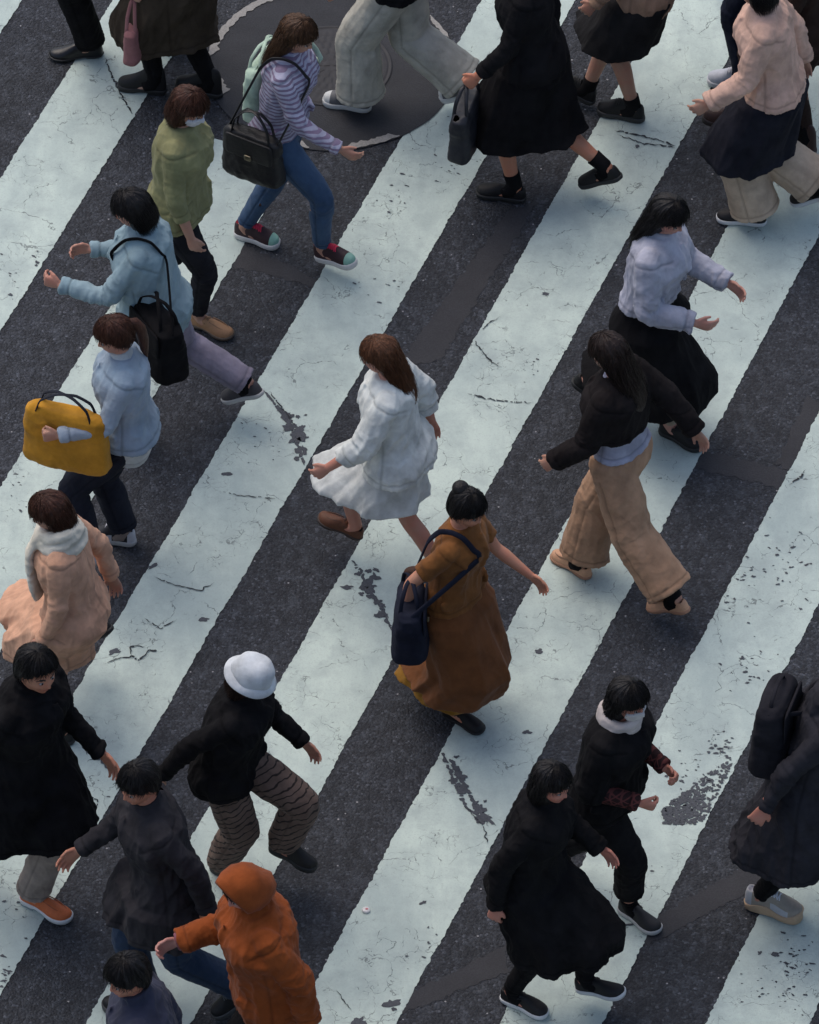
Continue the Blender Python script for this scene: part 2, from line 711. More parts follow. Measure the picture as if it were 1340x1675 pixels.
    # ---------------------------------------------------------------- body
    def hand(s, mb, i, curl):
        A, E, W, d, sg = s.arm[i]
        k = s.k * (1.0 if s.sex == 'm' else .93)
        t = unit(np.array((-d[2], 0, d[0])) - d * np.dot((-d[2], 0, d[0]), d))
        n = -sg * np.cross(t, d) * -1
        ny = np.array((0, -sg, 0.))
        n = unit(ny - d * ny.dot(d) - t * ny.dot(t))
        pl = .088 * k
        mb.tube([W, W + d * pl * .35, W + d * pl * .8, W + d * pl], [(.017 * k, .026 * k), (.016 * k, .034 * k), (.0145 * k, .040 * k), (.012 * k, .038 * k)], side=t, n=12)
        for off, ln, sp in ((.031, .070, .10), (.0105, .079, .03), (-.0105, .073, -.04), (-.031, .056, -.12)):
            p = W + d * pl * .92 + t * off * k
            dd = unit(d + t * sp)
            pts, rr = [p - dd * .012], [.0092 * k]
            a = 0.
            for j, seg in enumerate((.46, .31, .23)):
                a += RAD(curl * (.8 if j == 0 else 1.15))
                v = dd * math.cos(a) + n * math.sin(a)
                pts.append(pts[-1] + v * ln * seg * k * (1.15 if j == 0 else 1))
                rr.append((.0088, .0079, .0068)[j] * k)
            mb.tube(pts, rr, side=t, n=8)
        p = W + d * pl * .22 + t * .026 * k
        v1 = unit(d * .75 + t * .62 + n * .30)
        v2 = unit(d * .95 + t * .15 + n * (.25 + curl * .008))
        mb.tube([p, p + v1 * .034 * k, p + v1 * .034 * k + v2 * .034 * k], [.0125 * k, .0105 * k, .0085 * k], side=n, n=8)
        s.grip[i] = (W + d * (pl + .015) + n * .028, d, t, n)

    def build_body(s, curl=(22, 22)):
        k, mb = s.k, MB()
        th = .92
        mb.rings([s.torso_ring(z, -.010) for z in (.76, .80, .86, .93, 1.0, 1.08, 1.18, 1.27, 1.34, 1.39, 1.43, 1.46)])
        nr = .056 if s.sex == 'm' else .047
        up = s.RH @ np.array((-.012, 0, -.05)) * s.hk
        mb.tube([s.nb - s.RC @ np.array((0.005, 0, .04)), s.nb * .5 + (s.hc + up) * .5, s.hc + up], [(nr * 1.1, nr * 1.15), (nr, nr), (nr, nr * .98)])
        # head
        n, m = 56, 44
        Rg = []
        for ph in np.linspace(-np.pi / 2 + .05, np.pi / 2 - .05, m):
            t = np.linspace(0, 2 * np.pi, n, endpoint=False)
            D = np.stack([np.cos(ph) * np.cos(t), np.cos(ph) * np.sin(t), np.full(n, np.sin(ph))], 1)
            Rg.append((head_points(D) * s.hk) @ s.RH.T + s.hc)
        mb.rings(Rg)
        for sg in (1, -1):
            c = s.hc + s.RH @ (np.array((-.006, sg * .077, -.006)) * s.hk)
            mb.ell(c, np.array((.018, .009, .031)) * s.hk, s.RH @ Rz(sg * .35), n=12, m=8)
        m_ = 1.0 if s.sex == 'm' else .88
        for i, (A, E, W, d, sg) in enumerate(s.arm):
            p, r = smooth_path([A, A * .5 + E * .5, E, E * .7 + W * .3, W], [.050 * m_ * k, .046 * m_ * k, .038 * m_ * k, (.041 * m_ * k, .039 * m_ * k), (.024 * k * m_, .029 * k * m_)])
            mb.tube(p, r, side=(1, 0, .01))
            s.hand(mb, i, curl[i])
        for c, Rf, a, P, kn in s.legs:
            lk = .95 if s.sex == 'f' else 1.
            p, r = smooth_path([P, P * .5 + kn * .5, kn, kn * .68 + a * .32 - unit(kn - a)[[2, 1, 0]] * np.array((0.012, 0, 0)), a * .75 + kn * .25, a],
                               [.080 * k * lk, .068 * k * lk, .052 * k * lk, (.054 * k * lk, .052 * k * lk), .040 * k * lk, .036 * k * lk], per=4)
            mb.tube(p, r, side=(0, 1, 0))
            mb.tube([a, a + Rf @ np.array((.02, 0, -.035)) * k, a + Rf @ np.array((.10, 0, -.055)) * k], [.034 * k, .032 * k, (.018 * k, .030 * k)], side=Rf @ np.array((0, 1, 0)))
        lips = plain('lips', (s.skin[0] * .85, s.skin[1] * .5, s.skin[2] * .52), .45)
        brow = plain('brow', (.018, .012, .010), .7)

        def matf(c):
            q = ((c - s.hc) @ s.RH) / s.hk
            idx = np.zeros(len(c))
            front = q[:, 0] > .06
            idx[front & (abs(q[:, 2] + .058) < .0095) & (abs(q[:, 1]) < .023)] = 1
            idx[front & (abs(q[:, 2] - .028 + (abs(q[:, 1]) - .03) ** 2 * 6) < .0048) & (abs(abs(q[:, 1]) - .033) < .02)] = 2
            return idx
        remesh_obj(mb, 'body', [skin_mat(s.skin), lips, brow], s.root, .0052, 2, None, matf)
        white = plain('eye_white', (.34, .30, .27), .45)
        iris = plain('iris', (.012, .008, .006), .15)
        for sg in (1, -1):
            e = MB()
            e.ell((0, 0, 0), (.0100 * s.hk, .0120 * s.hk, .0062 * s.hk), n=14, m=8)
            e.cur = 1
            e.ell((.0058 * s.hk, 0, 0), (.0052 * s.hk, .0066 * s.hk, .0056 * s.hk), n=12, m=8)
            e.obj('eye', [white, iris], s.root, s.hc + s.RH @ (np.array((.0775, sg * .031, .003)) * s.hk), Matrix(s.RH.tolist()).to_euler())
        return s

    # ---------------------------------------------------------------- hair and hats
    def hair(s, style, col, fringe=20, thick=.017):
        mb = MB()
        n, m = 150, 70
        t = np.linspace(0, 2 * np.pi, n, endpoint=False)
        az = np.degrees(np.arctan2(np.sin(t), np.cos(t)))
        aa = abs(az)
        side = {'short': 8, 'bob': -25, 'long': -25, 'bun': -8, 'tail': -8}[style]
        nape = {'short': -34, 'bob': -52, 'long': -55, 'bun': -34, 'tail': -34}[style]
        line = np.interp(aa, [0, 28, 50, 68, 84, 100, 130, 180], [fringe, fringe - 3, fringe - 6, min(fringe - 12, 12), side, side - 14, nape, nape])
        line = line + pn(np.stack([t * 9, t * 0, t * 0 + s.h * 50], 1)) * 7
        Rg = []
        for ph in np.linspace(-np.pi / 2 + .05, np.pi / 2 - .05, m):
            D = np.stack([np.cos(ph) * np.cos(t), np.cos(ph) * np.sin(t), np.full(n, np.sin(ph))], 1)
            p = head_points(D)
            el = np.degrees(ph)
            cov = sstep(-3, 4, el - line)
            cov = np.where(aa > 95, cov, cov)
            strand = pn(np.stack([np.cos(t) * 17, np.sin(t) * 17, np.full(n, ph * 1.2 + s.h * 31)], 1)) * .0034 * cov \
                + pn(np.stack([np.cos(t) * 4, np.sin(t) * 4, np.full(n, ph * 2.2 + s.h * 17)], 1)) * .006 * cov
            off = cov * (thick + .006 * max(0, math.sin(ph))) - (1 - cov) * .012 + strand
            nrm = D / np.array((.098, .077, .119))
            nrm /= np.linalg.norm(nrm, axis=1)[:, None]
            Rg.append(p + nrm * off[:, None])
        mb.rings(Rg)
        nn = 64
        tt = np.linspace(0, 2 * np.pi, nn, endpoint=False)

        def curtain(levels):
            R = []
            for (cx, cz, rx, ry) in levels:
                w = pn(np.stack([np.cos(tt) * 7, np.sin(tt) * 7, np.full(nn, cz * 4 + s.h * 13)], 1)) * .007
                R.append(np.stack([cx + np.cos(tt) * (rx + w), np.sin(tt) * (ry + w), np.full(nn, cz) + .5 * w], 1))
            mb.rings(R)
        if style == 'bob':
            curtain([(-.022, .05, .080, .080), (-.026, .0, .084, .093), (-.028, -.05, .084, .098), (-.028, -.095, .078, .094), (-.028, -.118, .060, .078)])
        if style == 'long':
            curtain([(-.024, .05, .080, .081), (-.030, .0, .082, .092), (-.036, -.06, .078, .098), (-.046, -.12, .066, .102), (-.064, -.19, .052, .104), (-.078, -.27, .042, .094), (-.084, -.34, .030, .076), (-.084, -.385, .012, .04)])
        if style == 'bun':
            mb.ell((-.075, 0, .105), (.048, .048, .042), n=22, m=14)
        if style == 'tail':
            mb.tube([(-.095, 0, .05), (-.13, 0, .03), (-.145, 0, -.03), (-.14, 0, -.11), (-.125, 0, -.19), (-.12, 0, -.25)], [.022, .03, .034, .032, .024, .008], n=18)
        rs = np.random.RandomState(int(s.h * 1000 + s.loc.x * 77) % 9999)
        lv = {'bob': [(.05, -.022, .082, .082), (0, -.026, .087, .096), (-.05, -.028, .087, .101), (-.095, -.028, .081, .097), (-.125, -.028, .066, .084)],
              'long': [(.05, -.024, .082, .083), (0, -.030, .085, .095), (-.06, -.036, .081, .101), (-.12, -.046, .069, .105), (-.19, -.064, .055, .107), (-.27, -.078, .045, .097), (-.34, -.084, .034, .08), (-.40, -.086, .02, .06)]}.get(style)
        for q in range(560):
            a = rs.uniform(-180, 180)
            ln = np.interp(abs(a), [0, 28, 50, 68, 84, 100, 130, 180], [fringe, fringe - 3, fringe - 6, min(fringe - 12, 12), side, side - 14, nape, nape])
            e0 = min(84, ln + rs.uniform(12, 95))
            e1 = max(ln - rs.uniform(-2, 9), e0 - rs.uniform(30, 75))
            ee = np.radians(np.linspace(e0, e1, 7))
            aw = np.radians(a) + np.linspace(0, 1, 7) ** 2 * rs.normal(0, .16)
            D = np.stack([np.cos(ee) * np.cos(aw), np.cos(ee) * np.sin(aw), np.sin(ee)], 1)
            nrm = D / np.array((.098, .077, .119))
            nrm /= np.linalg.norm(nrm, axis=1)[:, None]
            off = thick + .006 * np.maximum(0, np.sin(ee)) + rs.uniform(-.001, .005) + np.linspace(0, 1, 7) * rs.uniform(-.002, .006)
            w_ = rs.uniform(.0006, .0016)
            mb.tube(head_points(D) + nrm * off[:, None], [w_, w_, w_, w_, w_, w_ * .8, w_ * .3], side=(.2, .3, .9), n=3, r0=False, r1=False)
        if lv:
            Z = np.array([l[0] for l in lv])
            for q in range(480):
                a = math.radians(rs.uniform(62, 298))
                z0, z1 = rs.uniform(-.08, .05), Z[-1] + rs.uniform(-.02, .03)
                z1 = max(z1, z0 - rs.uniform(.10, .30))
                zz = np.linspace(z0, z1, 8)
                I = [np.interp(-zz, -Z, [l[j] for l in lv]) for j in (1, 2, 3)]
                o_ = rs.uniform(-.002, .006) + np.linspace(0, 1, 8) ** 2 * rs.normal(.001, .007)
                aa_ = a + np.linspace(0, 1, 8) ** 2 * rs.normal(0, .12)
                w_ = rs.uniform(.0006, .0016)
                mb.tube(np.stack([I[0] + np.cos(aa_) * (I[1] + o_), np.sin(aa_) * (I[2] + o_), zz], 1), [w_] * 6 + [w_ * .8, w_ * .3], side=(1, .1, .1), n=3, r0=False, r1=False)
        for v in range(len(mb.v)):
            mb.v[v] = (mb.v[v] * s.hk) @ s.RH.T + s.hc
        o = mb.obj('hair', hair_mat(col), s.root)
        return o

    def head_obj(s, mb, name, mat):
        for v in range(len(mb.v)):
            mb.v[v] = (mb.v[v] * s.hk) @ s.RH.T + s.hc
        return mb.obj(name, mat, s.root)

    def mask(s, col):
        mb = MB()
        P0, P1 = [], []
        for ph in np.linspace(-1.02, -.06, 16):
            t = np.linspace(-1.05, 1.05, 30) * (1.0 if ph < -.5 else 1.12 - .25 * (ph + .5))
            D = np.stack([np.cos(ph) * np.cos(t), np.cos(ph) * np.sin(t), np.full(30, np.sin(ph))], 1)
            p = head_points(D)
            pl = .0018 * math.sin(ph * 40)
            P0.append(p + D * (.008 + pl))
            P1.append((p - D * .004)[::-1])
        mb.rings([np.concatenate([a, b]) for a, b in zip(P0, P1)])
        return s.head_obj(mb, 'face_mask', cloth(col))

    def cap(s, mat, kind='bucket'):
        mb = MB()
        n = 48
        t = np.linspace(0, 2 * np.pi, n, endpoint=False)
        R = []
        if kind == 'bucket':
            prof = [(.040, .116, .104), (.046, .118, .105), (.075, .113, .100), (.115, .102, .090), (.142, .080, .070), (.152, .045, .040), (.154, .012, .01)]
            for z, rx, ry in prof:
                w = .003 * np.sin(t * 5 + z * 60)
                R.append(np.stack([-.012 + np.cos(t) * (rx + w), np.sin(t) * (ry + w), z + .010 * np.cos(t)], 1))
            mb.rings(R)
            R = []
            for z, k in ((.046, 1.0), (.034, 1.10), (.012, 1.26), (.007, 1.26), (.026, 1.11), (.038, .98)):
                w = .006 * np.sin(t * 4 + 1) * (k - 1) * 2
                R.append(np.stack([-.012 + np.cos(t) * .116 * k, np.sin(t) * .104 * k, z + w + .012 * np.cos(t)], 1))
            mb.rings(R)
        else:
            prof = [(.020, .106, .092), (.05, .112, .095), (.085, .110, .092), (.12, .092, .078), (.14, .066, .056), (.148, .03, .026)]
            for z, rx, ry in prof:
                R.append(np.stack([-.012 + np.cos(t) * rx, np.sin(t) * ry, z + .012 * np.cos(t)], 1))
            mb.rings(R)
        return s.head_obj(mb, 'hat', mat)

    def hood(s, mat):
        """a hood worn up, open over the face"""
        mb = MB()
        n = 40
        t = np.linspace(0, 2 * np.pi, n, endpoint=False)
        R = []
        for x, ry, rz, cz in ((.066, .092, .118, .010), (.075, .100, .130, .010), (.062, .108, .140, .008), (.02, .118, .150, .004), (-.04, .118, .150, 0), (-.09, .100, .130, -.005), (-.125, .066, .09, -.01), (-.138, .02, .03, -.012)):
            w = .004 * np.sin(t * 6 + x * 50)
            R.append(np.stack([np.full(n, x) + .02 * np.sin(t), np.cos(t) * (ry + w), cz + np.sin(t) * (rz + w)], 1))
        inner = []
        for x, ry, rz, cz in ((.030, .080, .100, .012), (.055, .086, .110, .010)):
            inner.append(np.stack([np.full(n, x) + .02 * np.sin(t), np.cos(t) * ry, cz + np.sin(t) * rz], 1))
        mb.rings(inner + R)
        return s.head_obj(mb, 'hood', mat)

    # ---------------------------------------------------------------- clothes
    def top(s, name, mat, hem=.84, infl=.020, sleeve=1.0, sinf=.011, collar='round', amp=.011, flare=0., wide=.012, nrip=7, rip=.05, hemcoat=None, seed=1., tail=0., mats2=None, matf=None, voxel=.0068, spread=.9, pockets=True):
        """shirt, jacket, cardigan or coat: hem and sleeve as shares of the body; hemcoat = height of a coat's hem"""
        k, mb = s.k, MB()
        R = []
        zz = [1.455, 1.43, 1.40, 1.36, 1.30, 1.22, 1.14, 1.06, 1.0, .95, .90]
        zz = [z for z in zz if z > hem + .02] + ([hem] if hemcoat is None else [])
        for z in zz:
            f = infl * (1 if z < 1.38 else .55) + (flare * max(0, (1.1 - z)) if z < 1.1 else 0)
            r = s.torso_ring(z, f, wide if z < 1.35 else 0)
            if z < 1.12:
                r = r + (r - r.mean(0)) * (rip * (1.15 - z) * .8 * np.sin(ANG * nrip + seed * 3))[:, None]
            R.append(r)
        if hemcoat is not None:
            z0 = s.zh - .02
            r0 = .155 * k + infl
            for q in np.linspace(0, 1, 9):
                z = z0 + (hemcoat - z0) * q
                rr = r0 + flare * q * .35
                ring = s.tent_ring(z, rr * (1 - .12 * q), rip * (.3 + q), nrip, seed * 2, spread)
                ring[:, 0] -= tail * q
                R.append(ring)
        mb.rings(R)
        for i, (A, E, W, d, sg) in enumerate(s.arm):
            L = sleeve
            end = E + (W - E) * max(0, (L - .5) * 2) if L > .5 else A + (E - A) * L * 2
            m_ = 1. if s.sex == 'm' else .9
            inn = A + (s.nb - A) * .42 + np.array((0, 0, -.035))
            if L > .5:
                P = [inn, A, A * .5 + E * .5, E, E * .5 + end * .5, end]
                rr = [.060, .059 * m_ + sinf * .6, .050 * m_ + sinf, .043 * m_ + sinf, .038 * m_ + sinf, .032 * m_ + sinf * .9]
            else:
                P = [inn, A, A * .5 + end * .5, end]
                rr = [.060, .059 * m_ + sinf * .6, .052 * m_ + sinf, .050 * m_ + sinf * 1.2]
            P, rr = smooth_path(P, [r * k for r in rr], 4)
            mb.tube(P, rr, side=(1, 0, .01), r0=True, r1=False)
            if L > .5:
                q = unit(end - E)
                rc = (.032 * m_ + sinf * .9) * k + .005
                mb.tube([end - q * .045, end - q * .040, end - q * .004, end], [rc * .9, rc, rc, rc * .9], side=(1, 0, .01), r0=False, r1=False, n=18)
        if pockets and infl > .02:
            zf = [z for z in (1.40, 1.34, 1.26, 1.18, 1.10, 1.02, .95, .90) if z > hem + .01 or (hemcoat is not None and z > 1.0)]
            pts = []
            for z in zf:
                cx, rx, ry = s.tor(z)
                pts.append(s.S(np.array([[(cx + rx + infl + .002) * k, .012, z * k + s.dz]]))[0])
            mb.tube(pts, [(.005, .018)] * len(pts), side=(0, 1, 0), n=8)
            for sg in (1, -1):
                cx, rx, ry = s.tor(.95)
                a = .85 * sg
                c = s.S(np.array([[(cx + math.cos(a) * (rx + infl + .003)) * k, math.sin(a) * (ry + infl + wide + .004) * k, max(.97, hem + .09) * k + s.dz]]))[0]
                mb.box(c, (.018, .13 * k, .045), s.RC @ Rz(a * .9) @ Ry(-.06), bev=.05)
        nb = s.nb
        up = unit(s.hc - nb)
        if collar in ('round', 'shirt', 'high'):
            hgt, ro = {'round': (.012, .062), 'shirt': (.040, .066), 'high': (.060, .072)}[collar]
            ro = ro * (1 if s.sex == 'm' else .88) * k
            mb.tube([nb - up * .04, nb - up * .005, nb + up * hgt * .6, nb + up * hgt], [(ro * 1.35, ro * 1.45), (ro * 1.08, ro * 1.15), (ro, ro), (ro, ro)], r0=False, r1=False, n=20)
        if collar == 'hood':
            ro = .062 * k
            mb.tube([nb - up * .04, nb + up * .01, nb + up * .03], [(ro * 1.3, ro * 1.4), (ro * 1.05, ro * 1.1), ro], r0=False, r1=False, n=20)
            b = s.RC @ np.array((-.075, 0, -.02))
            mb.ell(nb + b, (.055, .105, .075), s.RC @ Ry(.5))
            mb.ell(nb + b * .75 + np.array((0, 0, .035)), (.05, .10, .035), s.RC)
        hz = hemcoat if hemcoat is not None else hem * k + s.dz

        def seams(co):
            g = lambda v, w: np.exp(-(v / w) ** 2)
            q = g(co[:, 2] - hz - .035, .005)
            ins = np.ones(len(co))
            for A, E, W, d, sg in s.arm:
                u = unit(E - A)
                t = (co - A) @ u
                ds = np.linalg.norm(co - A - t[:, None] * u, axis=1)
                on = sstep(.14, .11, ds) * ((co[:, 1] - s.nb[1]) * sg > .06)
                q = np.maximum(q, g(t - .006, .006) * on)
                u2 = unit(W - E)
                t2 = (co - E) @ u2
                d2 = np.linalg.norm(co - E - t2[:, None] * u2, axis=1)
                Lf = np.linalg.norm(W - E) * max(0, (sleeve - .5) * 2)
                q = np.maximum(q, g(t2 - Lf + .048, .005) * (d2 < .10) * (sleeve > .5))
                ins = np.minimum(ins, sstep(.06, .10, ds) if sleeve > .3 else 1)
            cb = s.S(np.stack([co[:, 0] * 0, co[:, 0] * 0, co[:, 2]], 1))
            side = np.abs(co[:, 0] - cb[:, 0])
            q = np.maximum(q, g(side, .006) * ins * (co[:, 2] < s.sh[0][2] - .12))
            back = np.abs(co[:, 1] - cb[:, 1])
            q = np.maximum(q, g(back, .005) * (co[:, 0] < cb[:, 0]) * (co[:, 2] < s.nb[2] - .03) * (hemcoat is not None))
            return q
        return remesh_obj(mb, name, [mat] + (mats2 or []), s.root, voxel, 3, drape(amp * 1.65, [(A, E, W) for A, E, W, d, sg in s.arm], seed, True, seams), matf)

    def cuffs(s, mat, frac=1.0, name='cuff', r=.034, ln=.022):
        for A, E, W, d, sg in s.arm:
            mb = MB()
            c = E + (W - E) * frac
            mb.tube([c - d * ln, c - d * ln * .8, c + d * .004, c + d * .008], [r * .92, r, r, r * .9], side=(1, 0, .01), r0=False, r1=False, n=18)
            mb.obj(name, mat, s.root)

    def trousers(s, mat, fit='slim', length=1.0, amp=.009, seed=2., waist=.97, name='trousers'):
        k, mb = s.k, MB()
        R = []
        for z in (waist, .95, .92, .88, .84, .80, .77):
            R.append(s.torso_ring(z, .008 if z > .82 else .004))
        mb.rings(R)
        prof = {'slim': (.098, .086, .066, .062, .052, .047), 'straight': (.104, .096, .082, .080, .078, .080), 'wide': (.116, .118, .116, .122, .128, .136), 'legging': (.090, .076, .060, .059, .050, .043),
                'baggy': (.112, .108, .098, .098, .092, .078)}[fit]
        for c, Rf, a, P, kn in s.legs:
            end = kn + (a - kn) * length
            top = P + np.array((0, 0, .0))
            p, r = smooth_path([top, P * .5 + kn * .5, kn, kn * .6 + end * .4, kn * .2 + end * .8, end], [q * k for q in prof], 5)
            mb.tube(p, r, side=(0, 1, 0), r0=True, r1=False, n=18)
        ends = [(l[4], l[2]) for l in s.legs]

        def seams(co):
            g = lambda v, w: np.exp(-(v / w) ** 2)
            q = np.zeros(len(co))
            for c, Rf, a, P, kn in s.legs:
                for A, B in ((P, kn), (kn, a)):
                    L = np.linalg.norm(B - A)
                    u = (B - A) / L
                    t = (co - A) @ u
                    r = co - A - t[:, None] * u
                    f = unit(np.cross(u, (0, 1, 0)))
                    on = (t > 0) & (t < L) & (np.linalg.norm(r, axis=1) < .13)
                    q = np.maximum(q, g(r @ f, .005) * on)
                    if B is a:
                        q = np.maximum(q, g(t - L * length + .030, .005) * on)
            return q * (co[:, 2] < s.zh - .03)
        kz = s.legs[0][4][2]

        def tight(co):
            return .45 + 1.1 * np.exp(-((co[:, 2] - kz) / .14) ** 2) + .9 * np.exp(-((co[:, 2] - .12) / .10) ** 2) + .5 * np.exp(-((co[:, 2] - .8) / .09) ** 2)
        return remesh_obj(mb, name, mat, s.root, .0065, 3, drape(amp * 1.6, [(l[3], l[4], l[2]) for l in s.legs], seed, False, seams))

    def skirt(s, mat, hem=.4, rad=.20, rip=.06, nrip=9, seed=1., amp=.006, waist=1.04, name='skirt', back=0., spread=.9, r0=.165):
        k, mb = s.k, MB()
        R = [s.torso_ring(waist, .010), s.torso_ring(waist - .05, .014), s.torso_ring(waist - .10, .02)]
        z0 = s.zh - .02
        for q in np.linspace(0, 1, 12):
            z = z0 + (hem - z0) * q
            rr = (r0 + (rad - r0) * q) * k
            ring = s.tent_ring(z, rr, rip * (.15 + q), nrip, seed * 1.7, spread)
            ring[:, 0] -= back * q
            R.append(ring)
        mb.rings(R)
        return remesh_obj(mb, name, mat, s.root, .0072, 2, drape(amp * 1.9, (), seed))

    def socks(s, mat, up=.12, r=.041):
        for c, Rf, a, P, kn in s.legs:
            mb = MB()
            u = unit(kn - a)
            q = r * s.k
            mb.tube([a + Rf @ np.array((.062, 0, -.040)) * s.k, a + Rf @ np.array((.022, 0, -.022)) * s.k, a + u * .02, a + u * up * .6, a + u * up], [q * .93, q * 1.02, q * 1.02, q * 1.02, q * 1.08], side=(0, 1, 0), r0=False, r1=False, n=16)
            mb.obj('sock', mat, s.root)

    # ---------------------------------------------------------------- shoes
    def shoes(s, kind='slip', main=(.012, .011, .012), sole=(.5, .5, .48), accent=None, lace=(.7, .7, .7), toe=None, lining=(.02, .018, .018), th=None, rough=.6, each=None):
        for i, (c, Rf, a, P, kn) in enumerate(s.legs):
            if each is not None and i != each:
                continue
            make_shoe(s, c, Rf, kind, main, sole, accent, lace, toe, lining, th, rough)


SH_T = np.array([0, .025, .07, .14, .26, .40, .54, .66, .76, .85, .92, .965, .99, 1.0])
SH_W = np.array([.02, .40, .60, .70, .70, .67, .76, .93, 1.0, .97, .84, .62, .34, .03])
TOPS = {'slip': [.02, .055, .070, .070, .062, .066, .066, .056, .047, .041, .036, .030, .022, .012],
        'loafer': [.02, .050, .064, .062, .056, .062, .064, .055, .046, .041, .036, .031, .024, .012],
        'sneaker': [.02, .062, .084, .084, .074, .088, .088, .070, .056, .048, .042, .036, .026, .012],
        'chunky': [.03, .070, .094, .092, .082, .098, .096, .078, .064, .055, .050, .045, .036, .020],
        'dress': [.02, .055, .070, .068, .064, .072, .068, .054, .043, .036, .031, .026, .018, .010],
        'boot': [.03, .110, .150, .160, .160, .135, .098, .074, .060, .052, .046, .038, .028, .014]}


def make_shoe(s, c, Rf, kind, main, sole, accent, lace, toe, lining, th, rough):
    L, k = s.Ls * (1.06 if kind != 'chunky' else 1.12), s.k
    W = .047 * k * {'chunky': 1.12, 'boot': .90}.get(kind, 1.0)
    th = th if th is not None else {'slip': .024, 'loafer': .018, 'sneaker': .030, 'chunky': .046, 'dress': .014, 'boot': .03}[kind]
    tops = np.array(TOPS[kind]) * (.4 + .6 * k)
    tt = np.concatenate([np.linspace(0, .06, 5), np.linspace(.09, .9, 26), np.linspace(.92, 1, 8)])
    w = np.interp(tt, SH_T, SH_W) * W
    hgt = np.interp(tt, SH_T, tops)
    # a slight inward bend of the sole, mirrored for the two feet
    sg = 1 if c[1] > 0 else -1
    bend = -sg * .006 * np.sin(np.clip((tt - .35) / .65, 0, 1) * np.pi)
    mb = MB()
    npf = 20
    u = np.linspace(-1, 1, npf)
    R = []
    x = (tt - .5) * L
    base = th - .004
    for j in range(len(tt)):
        open_ = kind != 'boot' and .07 < tt[j] < .37
        pw = 2.6 if tt[j] < .45 else 2.1
        prof = (1 - abs(u) ** pw) ** (1 / pw)
        z = base + hgt[j] * prof
        if open_:
            dip = np.clip(1 - abs(u) / .62, 0, 1)
            z = z - np.where(dip > 0, .022 * np.minimum(1, dip * 3), 0)
        if kind in ('sneaker', 'chunky') and .40 < tt[j] < .70:
            z = z + .006 * np.exp(-(u / .38) ** 2) * math.sin((tt[j] - .40) / .30 * np.pi)
        y = u * w[j] + bend[j]
        R.append(np.concatenate([np.stack([np.full(npf, x[j]), y, z], 1), np.stack([np.full(npf, x[j]), y[::-1] * .96 + bend[j] * .04, np.full(npf, base - .006)], 1)]))
    mb.rings(R)
    me_mats = [plain('shoe', main, rough, .4, nscale=60, var=.22), plain('shoe_lining', lining, .9), plain('shoe_toe', toe or main, .6), plain('shoe_panel', accent or main, .6)]
    V = np.concatenate(mb.v)
    mi = []
    for f in mb.f:
        q = V[list(f)].mean(0)
        t = q[0] / L + .5
        yy = abs(q[1]) / (np.interp(t, SH_T, SH_W) * W + 1e-6)
        zz = (q[2] - base) / (np.interp(t, SH_T, tops) + 1e-6)
        m = 0
        if kind != 'boot' and .07 < t < .36 and yy < .60 and zz > .3:
            m = 1
        elif toe is not None and t > .84:
            m = 2
        elif accent is not None and ((.42 < t < .62 and yy < .45) if kind == 'sneaker' and accent[0] > .3 and accent[1] < .1 else (.48 < t < .80 and zz < .55 or t < .14)):
            m = 3
        mi.append(m)
    mb.mi = mi
    o = mb.obj('shoe', me_mats, s.root, tuple(c), Matrix(Rf.tolist()).to_euler())
    # sole
    ms = MB()
    ns = 44
    ts = np.concatenate([SH_T[0:1], np.linspace(.012, .99, 40), SH_T[-1:]])
    ws = np.interp(ts, SH_T, SH_W) * W * 1.07 + .001
    bs = -sg * .006 * np.sin(np.clip((ts - .35) / .65, 0, 1) * np.pi)
    xs = (ts - .5) * L * 1.03
    out = np.concatenate([np.stack([xs, ws + bs], 1), np.stack([xs, -ws + bs], 1)[::-1]])
    Rg = []
    for z, kk in ((0, .93), (.003, .98), (th * .5, 1.0 if kind != 'chunky' else .965), (th * .85, 1.0), (th, .96)):
        zt = np.full(len(out), z)
        if kind == 'chunky':
            zt = zt * (1 + .28 * np.cos((out[:, 0] / L + .15) * 9)) + (z > 0) * .001
        zt = zt + (z if z > 0 else 0) * .25 * sstep(.35, .52, out[:, 0] / L)
        if kind in ('dress', 'loafer', 'boot') and z < .004:
            zt = zt + .006 * sstep(-.22, -.16, out[:, 0] / L) * (1 - sstep(.0, .2, out[:, 0] / L))
        Rg.append(np.stack([out[:, 0] * kk, out[:, 1] * kk, zt], 1))
    ms.rings(Rg)
    so = ms.obj('sole', plain('sole', sole, .6, var=.12), o)
    if kind in ('sneaker', 'chunky'):
        ml = MB()
        for q in np.linspace(.40, .60, 5):
            hz = base + np.interp(q, SH_T, tops) * .93 + .006
            ww = np.interp(q, SH_T, SH_W) * W * .52
            xx = (q - .5) * L
            ml.tube([(xx - .004, -ww, hz - .012), (xx, -ww * .4, hz + .002), (xx + .004, ww * .4, hz + .002), (xx + .007, ww, hz - .012)], [.0032] * 4, side=(0, 0, 1), n=6)
            ml.tube([(xx - .004, ww, hz - .012), (xx, ww * .4, hz + .003), (xx + .004, -ww * .4, hz + .003), (xx + .007, -ww, hz - .012)], [.0032] * 4, side=(0, 0, 1), n=6)
        ml.obj('lace', plain('lace', lace, .8), o)
